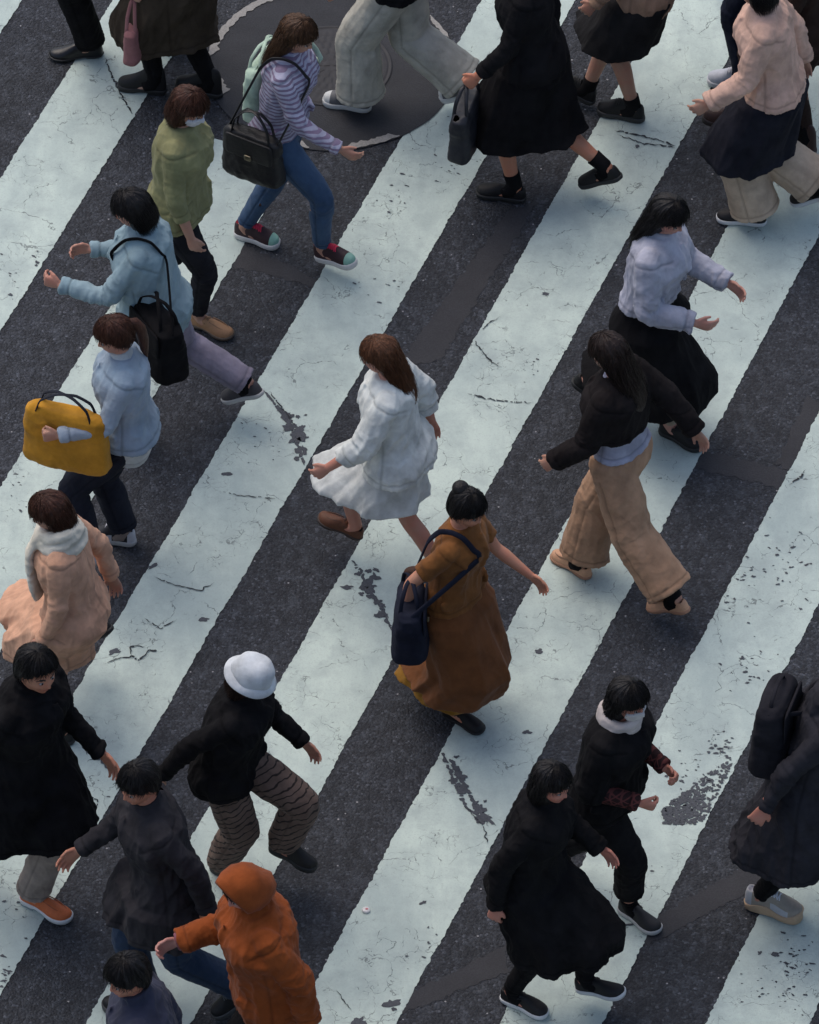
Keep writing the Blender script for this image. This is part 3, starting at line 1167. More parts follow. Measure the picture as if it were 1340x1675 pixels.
    if kind == 'loafer':
        ml = MB()
        pts = []
        for q in np.linspace(-1, 1, 23):
            t = .52 + .40 * math.cos(q * np.pi / 2) ** .7
            yy = np.interp(t, SH_T, SH_W) * W * .60 * math.sin(q * np.pi / 2)
            hz = base + np.interp(t, SH_T, tops) * (1 - .6 ** 2.1) ** (1 / 2.1) * (1 if abs(q) > .4 else 1.0)
            pts.append(((t - .5) * L, yy, hz + .002))
        ml.tube(pts, [.0035] * len(pts), side=(0, 0, 1), n=6)
        for sgn in (1, -1):
            ml.tube([((.42 - .5) * L, sgn * W * .60, base + .040 * k), ((.46 - .5) * L, sgn * W * .3, base + .060 * k), ((.47 - .5) * L, 0, base + .066 * k)], [(.003, .008)] * 3, side=(1, 0, 0), n=8)
        ml.obj('seam', plain('seam', tuple(q * .55 for q in main), .6), o)
    if kind == 'slip':
        ml = MB()
        for sgn in (1, -1):
            ml.tube([((.36 - .5) * L, sgn * W * .55, base + .050 * k), ((.43 - .5) * L, sgn * W * .42, base + .056 * k), ((.50 - .5) * L, sgn * W * .40, base + .050 * k)], [(.002, .010)] * 3, side=(1, 0, 0), n=8)
        ml.obj('elastic', plain('elastic', tuple(q * 1.6 + .004 for q in main), .8), o)
    return o


def wpos(p, v):
    v = Rz(p.hd) @ np.asarray(v)
    return (p.loc.x + v[0], p.loc.y + v[1], v[2])


# ------------------------------------------------------------------ bags
def bag(label, name, cat, loc, rz, size, mat, strap=.3, tilt=0., group=None, flap=True, strapmat=None, two=True, taper=.0, seed=0., sling=None):
    """a soft bag hanging below loc; size = depth, width, height"""
    root = empty(name, loc, rz)
    tag(root, label, cat, group)
    d, w, h = size
    mb = MB()
    n = 36
    th = np.linspace(0, 2 * np.pi, n, endpoint=False)
    q = (abs(np.cos(th)) ** 4 + abs(np.sin(th)) ** 4) ** (-1 / 4)
    R = []
    for z in np.linspace(0, 1, 15):
        b = 1 - .18 * max(0, .1 - z) / .1 - .5 * taper * z + .10 * math.sin(z * np.pi)
        e = .80 if z in (0, 1) else 1
        R.append(np.stack([np.cos(th) * q * d / 2 * b * e * (1 - .35 * z), np.sin(th) * q * w / 2 * e * (1 - .06 * z - taper * z * .6), np.full(n, -strap - h * (1 - z))], 1))
    mb.rings(R)
    fo = folds(min(.012, d * .1), (6, 6, 6), seed + 3)
    remesh_obj(mb, 'bag_body', mat, root, .008, 2, fo)
    sm = strapmat or mat
    ms = MB()
    for off in ((d * .24, -d * .24) if two else (0,)):
        pts = [(off, -w * .32, -strap - .015), (off * .8, -w * .27, -strap * .5), (off * .4, -w * .12, -.06 * strap), (0, 0, 0), (off * .4, w * .12, -.06 * strap), (off * .8, w * .27, -strap * .5), (off, w * .32, -strap - .015)]
        p, r = smooth_path(pts, [(.004, .010)] * 7, 4)
        ms.tube(p, r, side=(1, 0, 0), n=8)
    ms.obj('strap', sm, root)
    if flap:
        mf = MB()
        mf.box((d * .40, 0, -strap - h * .25), (.014, w * .8, h * .42), bev=.1)
        mf.obj('flap', mat, root)
        mk = MB()
        mk.box((d * .47, 0, -strap - h * .42), (.012, .04, .03))
        mk.obj('clasp', plain('clasp', (.25, .22, .16), .3, metal=1.), root)
    if sling is not None:
        p, sd = sling
        Ri = Rz(-rz)
        sp = []
        for q in ((.135, -.09), (.105, -.02), (.045, .034), (-.02, .046), (-.085, .022), (-.130, -.05), (-.150, -.12)):
            v = p.S(np.array([[q[0] * p.k, sd * .105 * p.k, (1.425 + q[1]) * p.k + p.dz]]))[0]
            sp.append(Ri @ (np.array(wpos(p, v)) - np.array(loc)))
        c1, c2 = np.array((0, -w * .42, -strap - .02)), np.array((0, w * .42, -strap - .02))
        if np.linalg.norm(c1 - sp[0]) + np.linalg.norm(c2 - sp[-1]) > np.linalg.norm(c2 - sp[0]) + np.linalg.norm(c1 - sp[-1]):
            c1, c2 = c2, c1
        pts, r_ = smooth_path([c1] + sp + [c2], [(.006, .014)] * 9, 5)
        mq = MB()
        mq.tube(pts, r_, side=(.3, .3, .9), n=10)
        mq.obj('sling', sm, root)
    if tilt:
        root.rotation_euler = (0, tilt, rz)
    return root
# ------------------------------------------------------------------ ground
def asphalt():
    m, nt, b = new_mat('asphalt')
    co = objco(nt)
    big = noise(nt, co, .55, 4, .6)
    mid = noise(nt, co, 3.2, 5, .65)
    fine = noise(nt, co, 70, 4, .65)
    v = N(nt, 'ShaderNodeTexVoronoi', Scale=85.0)
    nt.links.new(co, v.inputs[0])
    sep = N(nt, 'ShaderNodeSeparateColor')
    nt.links.new(v.outputs['Color'], sep.inputs[0])
    base = mixc(nt, ramp(nt, mid.outputs[0], [(.32, 0.), (.70, 1.)]), (.0300, .0325, .0378), (.0475, .0515, .0612))
    base = mixc(nt, ramp(nt, big.outputs[0], [(.38, 0.), (.66, .6)]), base, (.050, .055, .068))
    st = ramp(nt, sep.outputs[0], [(0., .5), (.55, .92), (.86, 1.2), (.97, 1.8), (1., 2.8)])
    base = mixc(nt, 1.0, base, st, 'MULTIPLY')
    base = mixc(nt, ramp(nt, fine.outputs[0], [(.3, .55), (.62, 0.)]), base, (.012, .011, .013))
    mot = noise(nt, objco(nt, (1, .6, 1), (0, 0, -.37)), 17, 4, .7, .5)
    base = mixc(nt, ramp(nt, mot.outputs[0], [(.34, .75), (.5, 0.)]), base, (.019, .020, .024))
    base = mixc(nt, ramp(nt, mot.outputs[0], [(.52, 0.), (.72, .55)]), base, (.072, .079, .094))
    # rare pale stones
    v2 = N(nt, 'ShaderNodeTexVoronoi', Scale=26.0)
    nt.links.new(co, v2.inputs[0])
    s2 = N(nt, 'ShaderNodeSeparateColor')
    nt.links.new(v2.outputs['Color'], s2.inputs[0])
    rare = mth(nt, 'MULTIPLY', mth(nt, 'GREATER_THAN', s2.outputs[1], .93), mth(nt, 'LESS_THAN', v2.outputs['Distance'], .13))
    base = mixc(nt, mth(nt, 'MULTIPLY', rare, .8), base, (.34, .33, .34))
    nt.links.new(base, b.inputs['Base Color'])
    b.inputs['Roughness'].default_value = .82
    b.inputs['Specular IOR Level'].default_value = .35
    h = mth(nt, 'ADD', mth(nt, 'MULTIPLY', fine.outputs[0], .6), mth(nt, 'MULTIPLY', v.outputs['Distance'], -1.4))
    bump(nt, h, .8, .006, b)
    return m


def patch_mat(name, c, bumpy=.35, var=.25):
    m, nt, b = new_mat(name)
    co = objco(nt)
    n1 = noise(nt, co, 6, 5, .6)
    n2 = noise(nt, co, 120, 3, .6)
    base = mixc(nt, n1.outputs[0], tuple(q * (1 - var) for q in c), tuple(q * (1 + var) for q in c))
    base = mixc(nt, ramp(nt, n2.outputs[0], [(.35, .5), (.6, 0.)]), base, tuple(q * .5 for q in c))
    nt.links.new(base, b.inputs['Base Color'])
    b.inputs['Roughness'].default_value = .8
    b.inputs['Specular IOR Level'].default_value = .3
    bump(nt, n2.outputs[0], bumpy, .004, b)
    return m


def road_paint():
    m, nt, b = new_mat('road_paint')
    co = objco(nt)
    stain = noise(nt, objco(nt, (1, .45, 1), (0, 0, -.37)), 2.2, 6, .66, .4)
    cloud = noise(nt, co, 6.5, 5, .65)
    grain = noise(nt, co, 140, 3, .6)
    base = mixc(nt, ramp(nt, stain.outputs[0], [(.36, 0.), (.62, 1.)]), (.560, .648, .578), (.405, .482, .452))
    base = mixc(nt, ramp(nt, cloud.outputs[0], [(.45, 0.), (.74, .65)]), base, (.33, .388, .375))
    base = mixc(nt, ramp(nt, grain.outputs[0], [(.30, .35), (.48, 0.)]), base, (.30, .33, .33))
    # hairline cracks that come and go
    wn = noise(nt, co, 5, 4, .6)
    off = N(nt, 'ShaderNodeVectorMath', operation='SCALE')
    nt.links.new(wn.outputs['Color'], off.inputs[0])
    off.inputs['Scale'].default_value = .22
    add = N(nt, 'ShaderNodeVectorMath', operation='ADD')
    nt.links.new(co, add.inputs[0])
    nt.links.new(off.outputs[0], add.inputs[1])
    dirt = None
    for sc, wd, thr, seed in ((3.1, .012, .53, 0.), (7.0, .017, .56, 5.), (15., .024, .575, 9.)):
        v = N(nt, 'ShaderNodeTexVoronoi', Scale=sc, feature='DISTANCE_TO_EDGE')
        nt.links.new(add.outputs[0], v.inputs[0])
        mk = noise(nt, objco(nt, (1, 1, 1), (0, 0, seed)), 3.4, 4, .6)
        br = noise(nt, co, 38, 3, .6)
        w = mth(nt, 'MULTIPLY', ramp(nt, br.outputs[0], [(.35, 0.), (.65, 1.)]), wd)
        line = mth(nt, 'LESS_THAN', v.outputs['Distance'], w)
        q = mth(nt, 'MULTIPLY', line, ramp(nt, mk.outputs[0], [(thr - .03, 0.), (thr + .04, 1.)]))
        dirt = q if dirt is None else mth(nt, 'MAXIMUM', dirt, q)
    # chips
    ch = noise(nt, objco(nt, (1, 1.0, 1), (0, 0, .5)), 33, 4, .7, 1.2)
    cm = noise(nt, co, 2.1, 4, .6)
    lvl = mth(nt, 'SUBTRACT', .80, mth(nt, 'MULTIPLY', ramp(nt, cm.outputs[0], [(.48, 0.), (.72, 1.)]), .16))
    chip = mth(nt, 'GREATER_THAN', ch.outputs[0], lvl)
    dirt = mth(nt, 'MAXIMUM', mth(nt, 'MULTIPLY', dirt, .62), mth(nt, 'MULTIPLY', chip, .75))
    base = mixc(nt, dirt, base, (.070, .078, .082))
    nt.links.new(base, b.inputs['Base Color'])
    b.inputs['Roughness'].default_value = .7
    b.inputs['Specular IOR Level'].default_value = .3
    hh = mth(nt, 'SUBTRACT', mth(nt, 'MULTIPLY', grain.outputs[0], .5), mth(nt, 'MULTIPLY', dirt, 1.))
    bump(nt, hh, .45, .003, b)
    return m


ASPH, PAINT = asphalt(), road_paint()
SMOOTH = patch_mat('sealed_asphalt', (.0405, .0405, .0455), .7, .35)
WORN = patch_mat('exposed_asphalt', (.082, .087, .098), .5, .4)
CRACK = patch_mat('crack_dirt', (.034, .036, .040), .4)
REPAIR = patch_mat('round_repair', (.037, .038, .043), .7, .45)


def structure(o):
    o['kind'] = 'structure'
    return o


def flat(name, polys, z, mat, layers=1):
    """flat sheets from lists of ground points, one mesh"""
    v, f = [], []
    for p in polys:
        f.append(tuple(range(len(v), len(v) + len(p))))
        v += [(q[0], q[1], z + .00008 * ((len(f) - 1) % layers)) for q in p]
    me = bpy.data.meshes.new(name)
    me.from_pydata(v, [], f)
    bm = bmesh.new()
    bm.from_mesh(me)
    for fc in bm.faces:
        if fc.normal.z < 0:
            fc.normal_flip()
    bmesh.ops.triangulate(bm, faces=bm.faces)
    bm.to_mesh(me)
    bm.free()
    o = bpy.data.objects.new(name, me)
    COL.objects.link(o)
    me.materials.append(mat)
    return structure(o)


flat('road', [[(-150, -150), (150, -150), (150, 150), (-150, 150)]], 0, ASPH)


def uv2(u, v):
    return (u * UX - v * UY, u * UY + v * UX)


RC = np.array((-.404, 3.325))            # centre of the round repair with the manhole


def jag(vs, seed, amp=.0065):
    P = np.stack([vs * 26, vs * 0 + seed * 7.3, vs * 0], 1)
    Q = np.stack([vs * 75, vs * 0 + seed * 3.1, vs * 0 + 4], 1)
    Z = np.stack([vs * 3.1, vs * 0 + seed * 1.9, vs * 0 + 8], 1)
    return pn(P) * amp + pn(Q) * amp * .75 + pn(Z) * .006


for i in range(-5, 13):
    near = -2 <= i <= 8
    u = U0 + i * PER
    vs = np.arange(-7.5, 8.5, .012 if near else .25)
    le, re = u + jag(vs, i), u + SW + jag(vs, i + 50)
    verts, faces = [], []
    for k_, vv in enumerate(vs):
        verts += [(*uv2(le[k_], vv), .004), (*uv2(re[k_], vv), .004)]
    keep = []
    for k_ in range(len(vs) - 1):
        a, b_ = np.array(verts[2 * k_][:2]), np.array(verts[2 * k_ + 1][:2])
        if i == 1 and vs[k_] > -2 and np.hypot(*((a + b_) / 2 - RC)) < .80 and vs[k_] > 2.2:
            continue
        if i == 1 and vs[k_] > 4.2:
            pass
        keep.append((2 * k_, 2 * k_ + 1, 2 * k_ + 3, 2 * k_ + 2))
    me = bpy.data.meshes.new('crosswalk_stripe')
    me.from_pydata(verts, [], keep)
    o = bpy.data.objects.new('crosswalk_stripe', me)
    COL.objects.link(o)
    me.materials.append(PAINT)
    structure(o)

# round repair of smooth asphalt with its worn painted ring
rr_ = np.linspace(0, 2 * np.pi, 90, endpoint=False)
disc = RC + np.stack([np.cos(rr_), np.sin(rr_)], 1) * (.655 + .012 * pn(np.stack([rr_ * 4, rr_ * 0, rr_ * 0], 1)))[:, None]
flat('road_patch', [disc.tolist()], .0075, REPAIR)
ringm = patch_mat('worn_ring_paint', (.31, .295, .275), .3, .3)
polys = []
for a0, a1, w0 in ((112, 174, .040), (186, 204, .080), (246, 260, .045), (276, 303, .042), (20, 38, .026), (354, 370, .026)):
    aa = np.radians(np.arange(a0, a1 + .1, 1.0))
    wob = pn(np.stack([aa * 16, aa * 0 + a0, aa * 0], 1))
    wo2 = pn(np.stack([aa * 20, aa * 0 + a0 + 9, aa * 0], 1))
    tap = np.clip(np.minimum(np.arange(len(aa)), np.arange(len(aa))[::-1]) / 4., .15, 1)
    ro, ri = .650 + wob * .012, .650 - w0 * tap * (1 + wo2 * .5)
    po = RC + np.stack([np.cos(aa), np.sin(aa)], 1) * ro[:, None]
    pi_ = RC + np.stack([np.cos(aa), np.sin(aa)], 1) * ri[:, None]
    for q in range(len(aa) - 1):
        polys.append([po[q], po[q + 1], pi_[q + 1], pi_[q]])
flat('painted_ring', polys, .0115, ringm)

# manhole cover
mh = empty('manhole_cover', (RC[0], RC[1], .0075))
tag(mh, 'round dark iron manhole cover in the middle of the worn painted ring', 'manhole cover')
iron = plain('iron', (.036, .035, .038), .7, .4, .15, nscale=25, var=.4)
mb = MB()
t_ = np.linspace(0, 2 * np.pi, 180, endpoint=False)
R_ = [np.stack([np.cos(t_) * r, np.sin(t_) * r, np.full(180, z)], 1) for r, z in ((.315, -.002), (.315, .004), (.305, .005), (.300, .0005), (.292, .0005), (.288, .005))]
for r in np.linspace(.282, .01, 80):
    ringn = math.floor(r / .047)
    nk = max(3, int(ringn * 9))
    hump = max(0, math.sin(r / .047 % 1 * math.pi)) ** .5 * (np.sin(t_ * nk) > -.2)
    R_.append(np.stack([np.cos(t_) * r, np.sin(t_) * r, .004 + .003 * hump], 1))
mb.rings(R_)
mb.obj('lid', iron, mh)

# smooth sealed strips in the asphalt (photo outlines on the ground)
strips = [[(832, 345), (880, 330), (720, 590), (650, 600), (705, 520)],
          [(1148, 738), (1300, 772), (1276, 800), (1135, 765)],
          [(1320, 650), (1345, 660), (1300, 770), (1270, 760)],
          [(672, 1625), (800, 1560), (828, 1545), (830, 1590), (780, 1610), (655, 1660)],
          [(1075, 1500), (1240, 1405), (1262, 1440), (1050, 1550)],
          [(378, 425), (400, 400), (470, 432), (520, 458), (512, 472), (430, 445), (385, 440)]]
for st in strips:
    out = []
    for q in range(len(st)):
        p, r = np.array(st[q], float), np.array(st[(q + 1) % len(st)], float)
        nseg = max(2, int(np.hypot(*(r - p)) / 6))
        for e in range(nseg):
            z = p + (r - p) * e / nseg
            w = at(z[0] + random.uniform(-3, 3), z[1] + random.uniform(-3, 3))
            out.append((w.x, w.y))
    flat('road_patch', [out], .002, SMOOTH)


def crack(line, w, branch=0., seed=0, blobs=()):
    """an irregular crack through the paint, given along its way on the ground"""
    rs = random.Random(seed)
    P = [np.array((at(*p).x, at(*p).y)) for p in line]
    pts = []
    for a, b_ in zip(P[:-1], P[1:]):
        n_ = max(2, int(np.hypot(*(b_ - a)) / .008))
        for e in range(n_):
            pts.append(a + (b_ - a) * e / n_)
    pts.append(P[-1])
    pts = np.array(pts)
    t = np.arange(len(pts)) * .30
    wob = np.stack([pn(np.stack([t, t * 0 + seed, t * 0], 1)), pn(np.stack([t, t * 0 + seed + 40, t * 0 + 3], 1))], 1) * .012
    pts = pts + wob
    polys = []
    ww = np.abs(pn(np.stack([t * .6, t * 0 + seed + 80, t * 0], 1))) * 1.6 + .35 + .5 * np.array([rs.random() for _ in t])
    end = np.clip(np.minimum(np.arange(len(t)), np.arange(len(t))[::-1]) / 5., .1, 1)
    d = np.gradient(pts, axis=0)
    nrm = np.stack([-d[:, 1], d[:, 0]], 1)
    nrm /= np.linalg.norm(nrm, axis=1)[:, None] + 1e-9
    L, Rr = pts + nrm * (ww * end * w * .5)[:, None], pts - nrm * (ww * end * w * .5)[:, None]
    for q in range(len(pts) - 1):
        if rs.random() < branch * .1:
            continue
        polys.append([L[q], L[q + 1], Rr[q + 1], Rr[q]])
    return polys


def blob(px, py, r, seed, asp=1.0, rot=0.):
    c = np.array((at(px, py).x, at(px, py).y))
    a = np.linspace(0, 2 * np.pi, 16, endpoint=False)
    rad = r * (1 + .75 * pn(np.stack([np.cos(a) * 1.6 + seed, np.sin(a) * 1.6, a * 0 + seed * 3.3], 1)))
    q = np.stack([np.cos(a) * rad * asp, np.sin(a) * rad], 1)
    R2 = np.array([[math.cos(rot), -math.sin(rot)], [math.sin(rot), math.cos(rot)]])
    return (q @ R2.T + c).tolist()


rs = random.Random(3)
P_, fine = [], []
P_ += crack([(430, 638), (455, 668), (478, 705), (492, 745), (500, 765)], .018, 1, 1)
fine += crack([(440, 642), (470, 680), (485, 700)], .007, 3, 2)
P_ += [blob(492, 715, .048, 4, .55, .3), blob(478, 722, .026, 5, .5, -.6), blob(497, 738, .028, 6, .5, .2), blob(470, 700, .022, 7), blob(485, 752, .014, 8), blob(460, 672, .016, 9)]
P_ += crack([(573, 914), (590, 935), (600, 962), (618, 985), (630, 1012), (655, 1050)], .016, 1, 3)
P_ += crack([(612, 975), (628, 1000), (636, 1012)], .016, .5, 13)
P_ += [blob(602, 958, .038, 14, .8), blob(622, 1006, .024, 15, .7), blob(586, 940, .016, 16), blob(568, 962, .014, 17, 2.), blob(612, 940, .012, 18, .5)]
P_ += crack([(722, 1228), (735, 1260), (745, 1285), (765, 1325), (790, 1340), (800, 1352)], .020, .6, 5)
P_ += crack([(735, 1240), (755, 1275), (770, 1305), (790, 1335), (812, 1352)], .026, .3, 6)
fine += crack([(760, 1320), (790, 1352), (798, 1380), (802, 1386)], .006, 2, 7)
fine += crack([(172, 97), (185, 130), (200, 160), (218, 190)], .012, .2, 8)
fine += crack([(1005, 215), (1040, 222), (1075, 230), (1108, 242)], .009, .5, 9) + crack([(1010, 222), (1050, 236), (1108, 243)], .008, .5, 10)
P_ += [blob(1043, 241, .012, 19), blob(969, 262, .010, 20)]
P_ += crack([(105, 530), (0, 0)], .0, 1, 1)[:0]
fine += crack([(198, 500), (210, 520), (222, 535)], .013, 1, 11)
fine += crack([(765, 645), (800, 655), (845, 660), (872, 660)], .009, 2, 12)
fine += crack([(765, 540), (785, 572), (805, 595), (822, 603)], .006, 0, 21) + crack([(775, 555), (800, 530), (818, 520)], .006, 0, 22)
P_ += crack([(128, 1204), (140, 1222), (143, 1238)], .008, .4, 23) + crack([(143, 1248), (160, 1238), (180, 1262)], .010, .6, 24) + [blob(159, 1241, .026, 25, .6, 1.2)]
fine += crack([(107, 1288), (125, 1298), (150, 1305), (160, 1312), (155, 1330)], .007, 1, 26)
fine += crack([(170, 1088), (190, 1080), (215, 1075), (228, 1082), (245, 1065), (268, 1068)], .008, 1.5, 27) + crack([(215, 1075), (213, 1060), (240, 1058)], .008, 1, 28)
fine += crack([(360, 805), (390, 812), (425, 815), (455, 818)], .007, 2, 29) + crack([(252, 945), (280, 957), (328, 968), (350, 955)], .007, 1.2, 30)
fine += crack([(235, 1012), (262, 1030), (290, 1015)], .006, 1, 31)
P_ += crack([(930, 1552), (975, 1535), (1010, 1522), (1040, 1510)], .016, .6, 32) + crack([(935, 1562), (985, 1550), (1020, 1530)], .012, 1, 33) + crack([(950, 1545), (1000, 1525), (1030, 1518)], .009, 1, 34)
P_ += crack([(1300, 270), (1320, 285), (1342, 290)], .012, 1, 35) + [blob(1328, 278, .03, 36), blob(1338, 285, .025, 37)]
fine += crack([(1290, 795), (1310, 782), (1318, 770)], .012, 1, 38)
fine += crack([(550, 1620), (560, 1635), (575, 1655)], .006, 0, 39)
P_ += [blob(372, 776, .016, 40, 1.5), blob(250, 927, .016, 41, 1.6, .6), blob(333, 1014, .015, 42, 1.9, -.1), blob(188, 1067, .018, 43, 1.9, .5), blob(882, 1067, .016, 44, 1.3, .4), blob(862, 1199, .014, 45, 1.4),
       blob(893, 482, .012, 46, 1.5), blob(640, 1643, .024, 47, 1.8, .3), blob(645, 1652, .012, 48), blob(692, 1478, .010, 49, 1.7, .6), blob(1268, 1563, .017, 50), blob(1243, 1560, .010, 51), blob(588, 1672, .03, 52, 1.4)]
for cx, cy, sx, sy, n_ in ((490, 715, 9, 24, 16), (472, 690, 9, 22, 12), (603, 958, 10, 20, 14), (622, 1002, 8, 14, 10), (750, 1275, 9, 26, 14), (785, 1330, 11, 18, 16), (990, 1540, 34, 10, 20)):
    for q in range(n_):
        P_.append(blob(cx + rs.gauss(0, sx * .6), cy + rs.gauss(0, sy * .6), rs.uniform(.006, .022), rs.random() * 90, rs.uniform(.6, 1.5), rs.uniform(-1, 1)))
# paint worn down to the stones
for q in range(520):
    a, b_ = rs.random(), rs.random()
    px = 1085 + a * 112
    py = 1335 - (px - 1085) * .42 + (b_ - .45) * (26 + (px - 1085) * .75)
    if px > 1245 - (py - 1177) * .56:
        continue
    P_.append(blob(px, py, rs.uniform(.004, .0105), q * 1.37, rs.uniform(.8, 2.0), rs.uniform(0, 3)))
for cx, cy, sx, sy, n_, r_ in ((1180, 1225, 26, 22, 26, .007), (1120, 1260, 30, 22, 20, .006), (1225, 960, 60, 60, 34, .006), (1290, 920, 40, 60, 30, .006), (1270, 1620, 55, 45, 40, .005), (1310, 1560, 28, 30, 26, .006), (55, 450, 40, 40, 20, .007),
                               (870, 600, 20, 20, 8, .004), (655, 320, 40, 60, 22, .005), (740, 260, 30, 50, 22, .005), (40, 1440, 34, 60, 34, .006), (180, 1330, 34, 40, 16, .005), (1035, 1440, 40, 40, 18, .005), (12, 1600, 10, 24, 26, .009),
                               (430, 720, 34, 30, 16, .004), (720, 1560, 60, 60, 16, .005), (1230, 1090, 40, 30, 24, .006), (620, 470, 40, 30, 10, .005), (30, 800, 20, 50, 14, .005)):
    for q in range(n_):
        P_.append(blob(cx + rs.gauss(0, sx * .6), cy + rs.gauss(0, sy * .6), rs.uniform(.3, 1.1) * r_, rs.random() * 90, rs.uniform(.9, 2.6), rs.uniform(-1, .4)))
# keep only the marks that lie on a stripe
def on_stripe(p):
    c = np.mean(np.array(p), 0)
    return .012 < (c[0] * UX + c[1] * UY - U0) % PER < SW - .012


keepers = [[tuple(q) for q in p] for p in P_ if on_stripe(p)]
flat('worn_paint', keepers, .0052, WORN, 37)
flat('road_crack', [p for p in fine if on_stripe(p)], .0083, CRACK, 17)

cap_ = empty('bottle_cap', (at(599, 1491).x, at(599, 1491).y, .006))
tag(cap_, 'tiny white bottle cap with a red mark lying on the lower middle stripe', 'bottle cap')
mb = MB()
t_ = np.linspace(0, 2 * np.pi, 40, endpoint=False)
zig = 1 + .03 * np.sign(np.sin(t_ * 12))
mb.rings([np.stack([np.cos(t_) * r * zig, np.sin(t_) * r * zig, np.full(40, z)], 1) for r, z in ((.020, 0), (.0205, .004), (.018, .010), (.015, .0115))])
mb.obj('cap_shell', plain('cap_white', (.7, .66, .64), .4), cap_)
mb = MB()
mb.rings([np.stack([np.cos(t_) * r * .9 + .003, np.sin(t_) * r * .55, np.full(40, z)], 1) for r, z in ((.008, .011), (.008, .0125), (.006, .013))])
mb.obj('red_mark', plain('cap_red', (.55, .08, .09), .5), cap_)
# ------------------------------------------------------------------ the crowd
GL, GR_ = 'people walking left over the crossing', 'people walking right over the crossing'
BLACK = (.0062, .0056, .0064)
BLK2 = (.009, .0082, .0092)
WHITE = (.50, .52, .52)
DENIM, DEN2 = (.028, .060, .125), (.065, .115, .19)
HB = (.010, .008, .008)
HBR = (.055, .026, .013)
HRED = (.060, .022, .012)
TAN = lin(150, 118, 95, 1.23)


def in_hand(p, i, *a, **k):
    g = p.grip[i][0]
    w = wpos(p, g)
    return bag(k.pop('label'), k.pop('name'), k.pop('cat'), w, p.hd + k.pop('turn', math.pi / 2 * 0), *a, **k)


# 1 dark trousers at the top left corner
p = Person('person in black trousers and black dress shoes cut off by the top left edge', GL, 1.72, 178, (172, 95), [(125, 92, 0, 0), ('rel', -.40, -.09, .10, 32)], 'm', 5)
p.build_body()
p.trousers(cloth(BLACK), 'straight', .98, seed=1)
p.top('jacket', cloth(BLK2), hem=.84, infl=.026, seed=1.5)
p.hair('short', HB)
p.shoes('dress', BLACK, (.012, .012, .012), rough=.28)

# 2 olive coat
p = Person('person in a dark olive coat and black boots walking near the top left edge', GL, 1.64, 165, (300, 146), [('rel', .20, .07, 0, 0), (326, 152, 0, 0)], 'f', 5, arms={'L': (14, 8, 18), 'R': (-8, 10, 14)})
p.build_body((60, 30))
p.trousers(cloth(BLACK), 'legging', .96, seed=2)
p.top('coat', cloth(lin(52, 44, 36, 1.31)), hemcoat=.40, infl=.030, flare=.10, collar='shirt', seed=2.5)
p.hair('bob', HB)
p.socks(cloth(BLACK), .10, .044)
p.shoes('boot', BLACK, (.014, .013, .013))
in_hand(p, 0, (.10, .24, .22), cloth(lin(140, 95, 95, 0.98)), strap=.16, name='handbag', cat='bag', label='dusty pink handbag held by the person in the olive coat', flap=False)

# 3 blue jeans and the red, black and green running shoes
p = Person('person in blue jeans and lavender striped shirt with red laced running shoes', GR_, 1.60, -30, (462, 408), [(420, 396, 0, 0), (550, 432, .05, -14)], 'f', 8, 14, {'L': (-30, 12, 22), 'R': (34, 10, 40)}, (-6, 16))
p.build_body()
p.trousers(cloth(DENIM, 'denim', DEN2), 'slim', .93, seed=3)
p.top('shirt', cloth(lin(164, 162, 180, 1.05), 'stripe', lin(125, 110, 132, 1.0)), hem=.90, infl=.024, seed=3.2, collar='shirt')
p.hair('long', (.075, .036, .017))
p.shoes('sneaker', (.035, .014, .018), (.60, .58, .56), accent=(.50, .02, .05), lace=(.62, .03, .08), lining=(.30, .02, .04), toe=(.22, .42, .34))
w = wpos(p, p.S(np.array([[-.17 * p.k, .10, 1.36 * p.k + p.dz]]))[0])
bag('pale mint green tote bag on the back of the person in the lavender striped shirt', 'tote_bag', 'bag', w, p.hd, (.13, .36, .34), cloth(lin(170, 190, 170, 1.07)), strap=.10, flap=False, sling=(p, 1))
w = wpos(p, (-.03, -.22, 1.16 * p.k))
bag('black shoulder bag at the hip of the person in blue jeans', 'shoulder_bag', 'bag', w, p.hd - math.pi / 2, (.12, .34, .30), cloth(BLACK, 'shiny'), strap=.14, sling=(p, -1))

# 4 cream trousers and canvas shoes
p = Person('person in wide cream trousers and grey canvas shoes with white toe caps', GL, 1.63, 160, (652, 168), [(568, 176, 0, 0), (757, 160, .06, 28)], 'f', 4, 10, {'L': (22, 8, 30), 'R': (-18, 10, 12)})
p.build_body()
p.trousers(cloth(lin(176, 172, 160, 1.02)), 'wide', .93, seed=4)
p.top('jacket', cloth(BLK2), hem=.86, infl=.030, seed=4.1)
p.hair('bob', HB)
p.shoes('sneaker', (.12, .12, .125), (.58, .58, .56), toe=(.58, .58, .56), lace=(.65, .65, .64))
w = wpos(p, (-.14, -.24, 1.10))
bag('large black handbag over the wide cream trousers at the top edge', 'handbag', 'bag', w, p.hd - 1.3, (.14, .36, .30), cloth(BLACK), strap=.14, flap=False, sling=(p, -1))

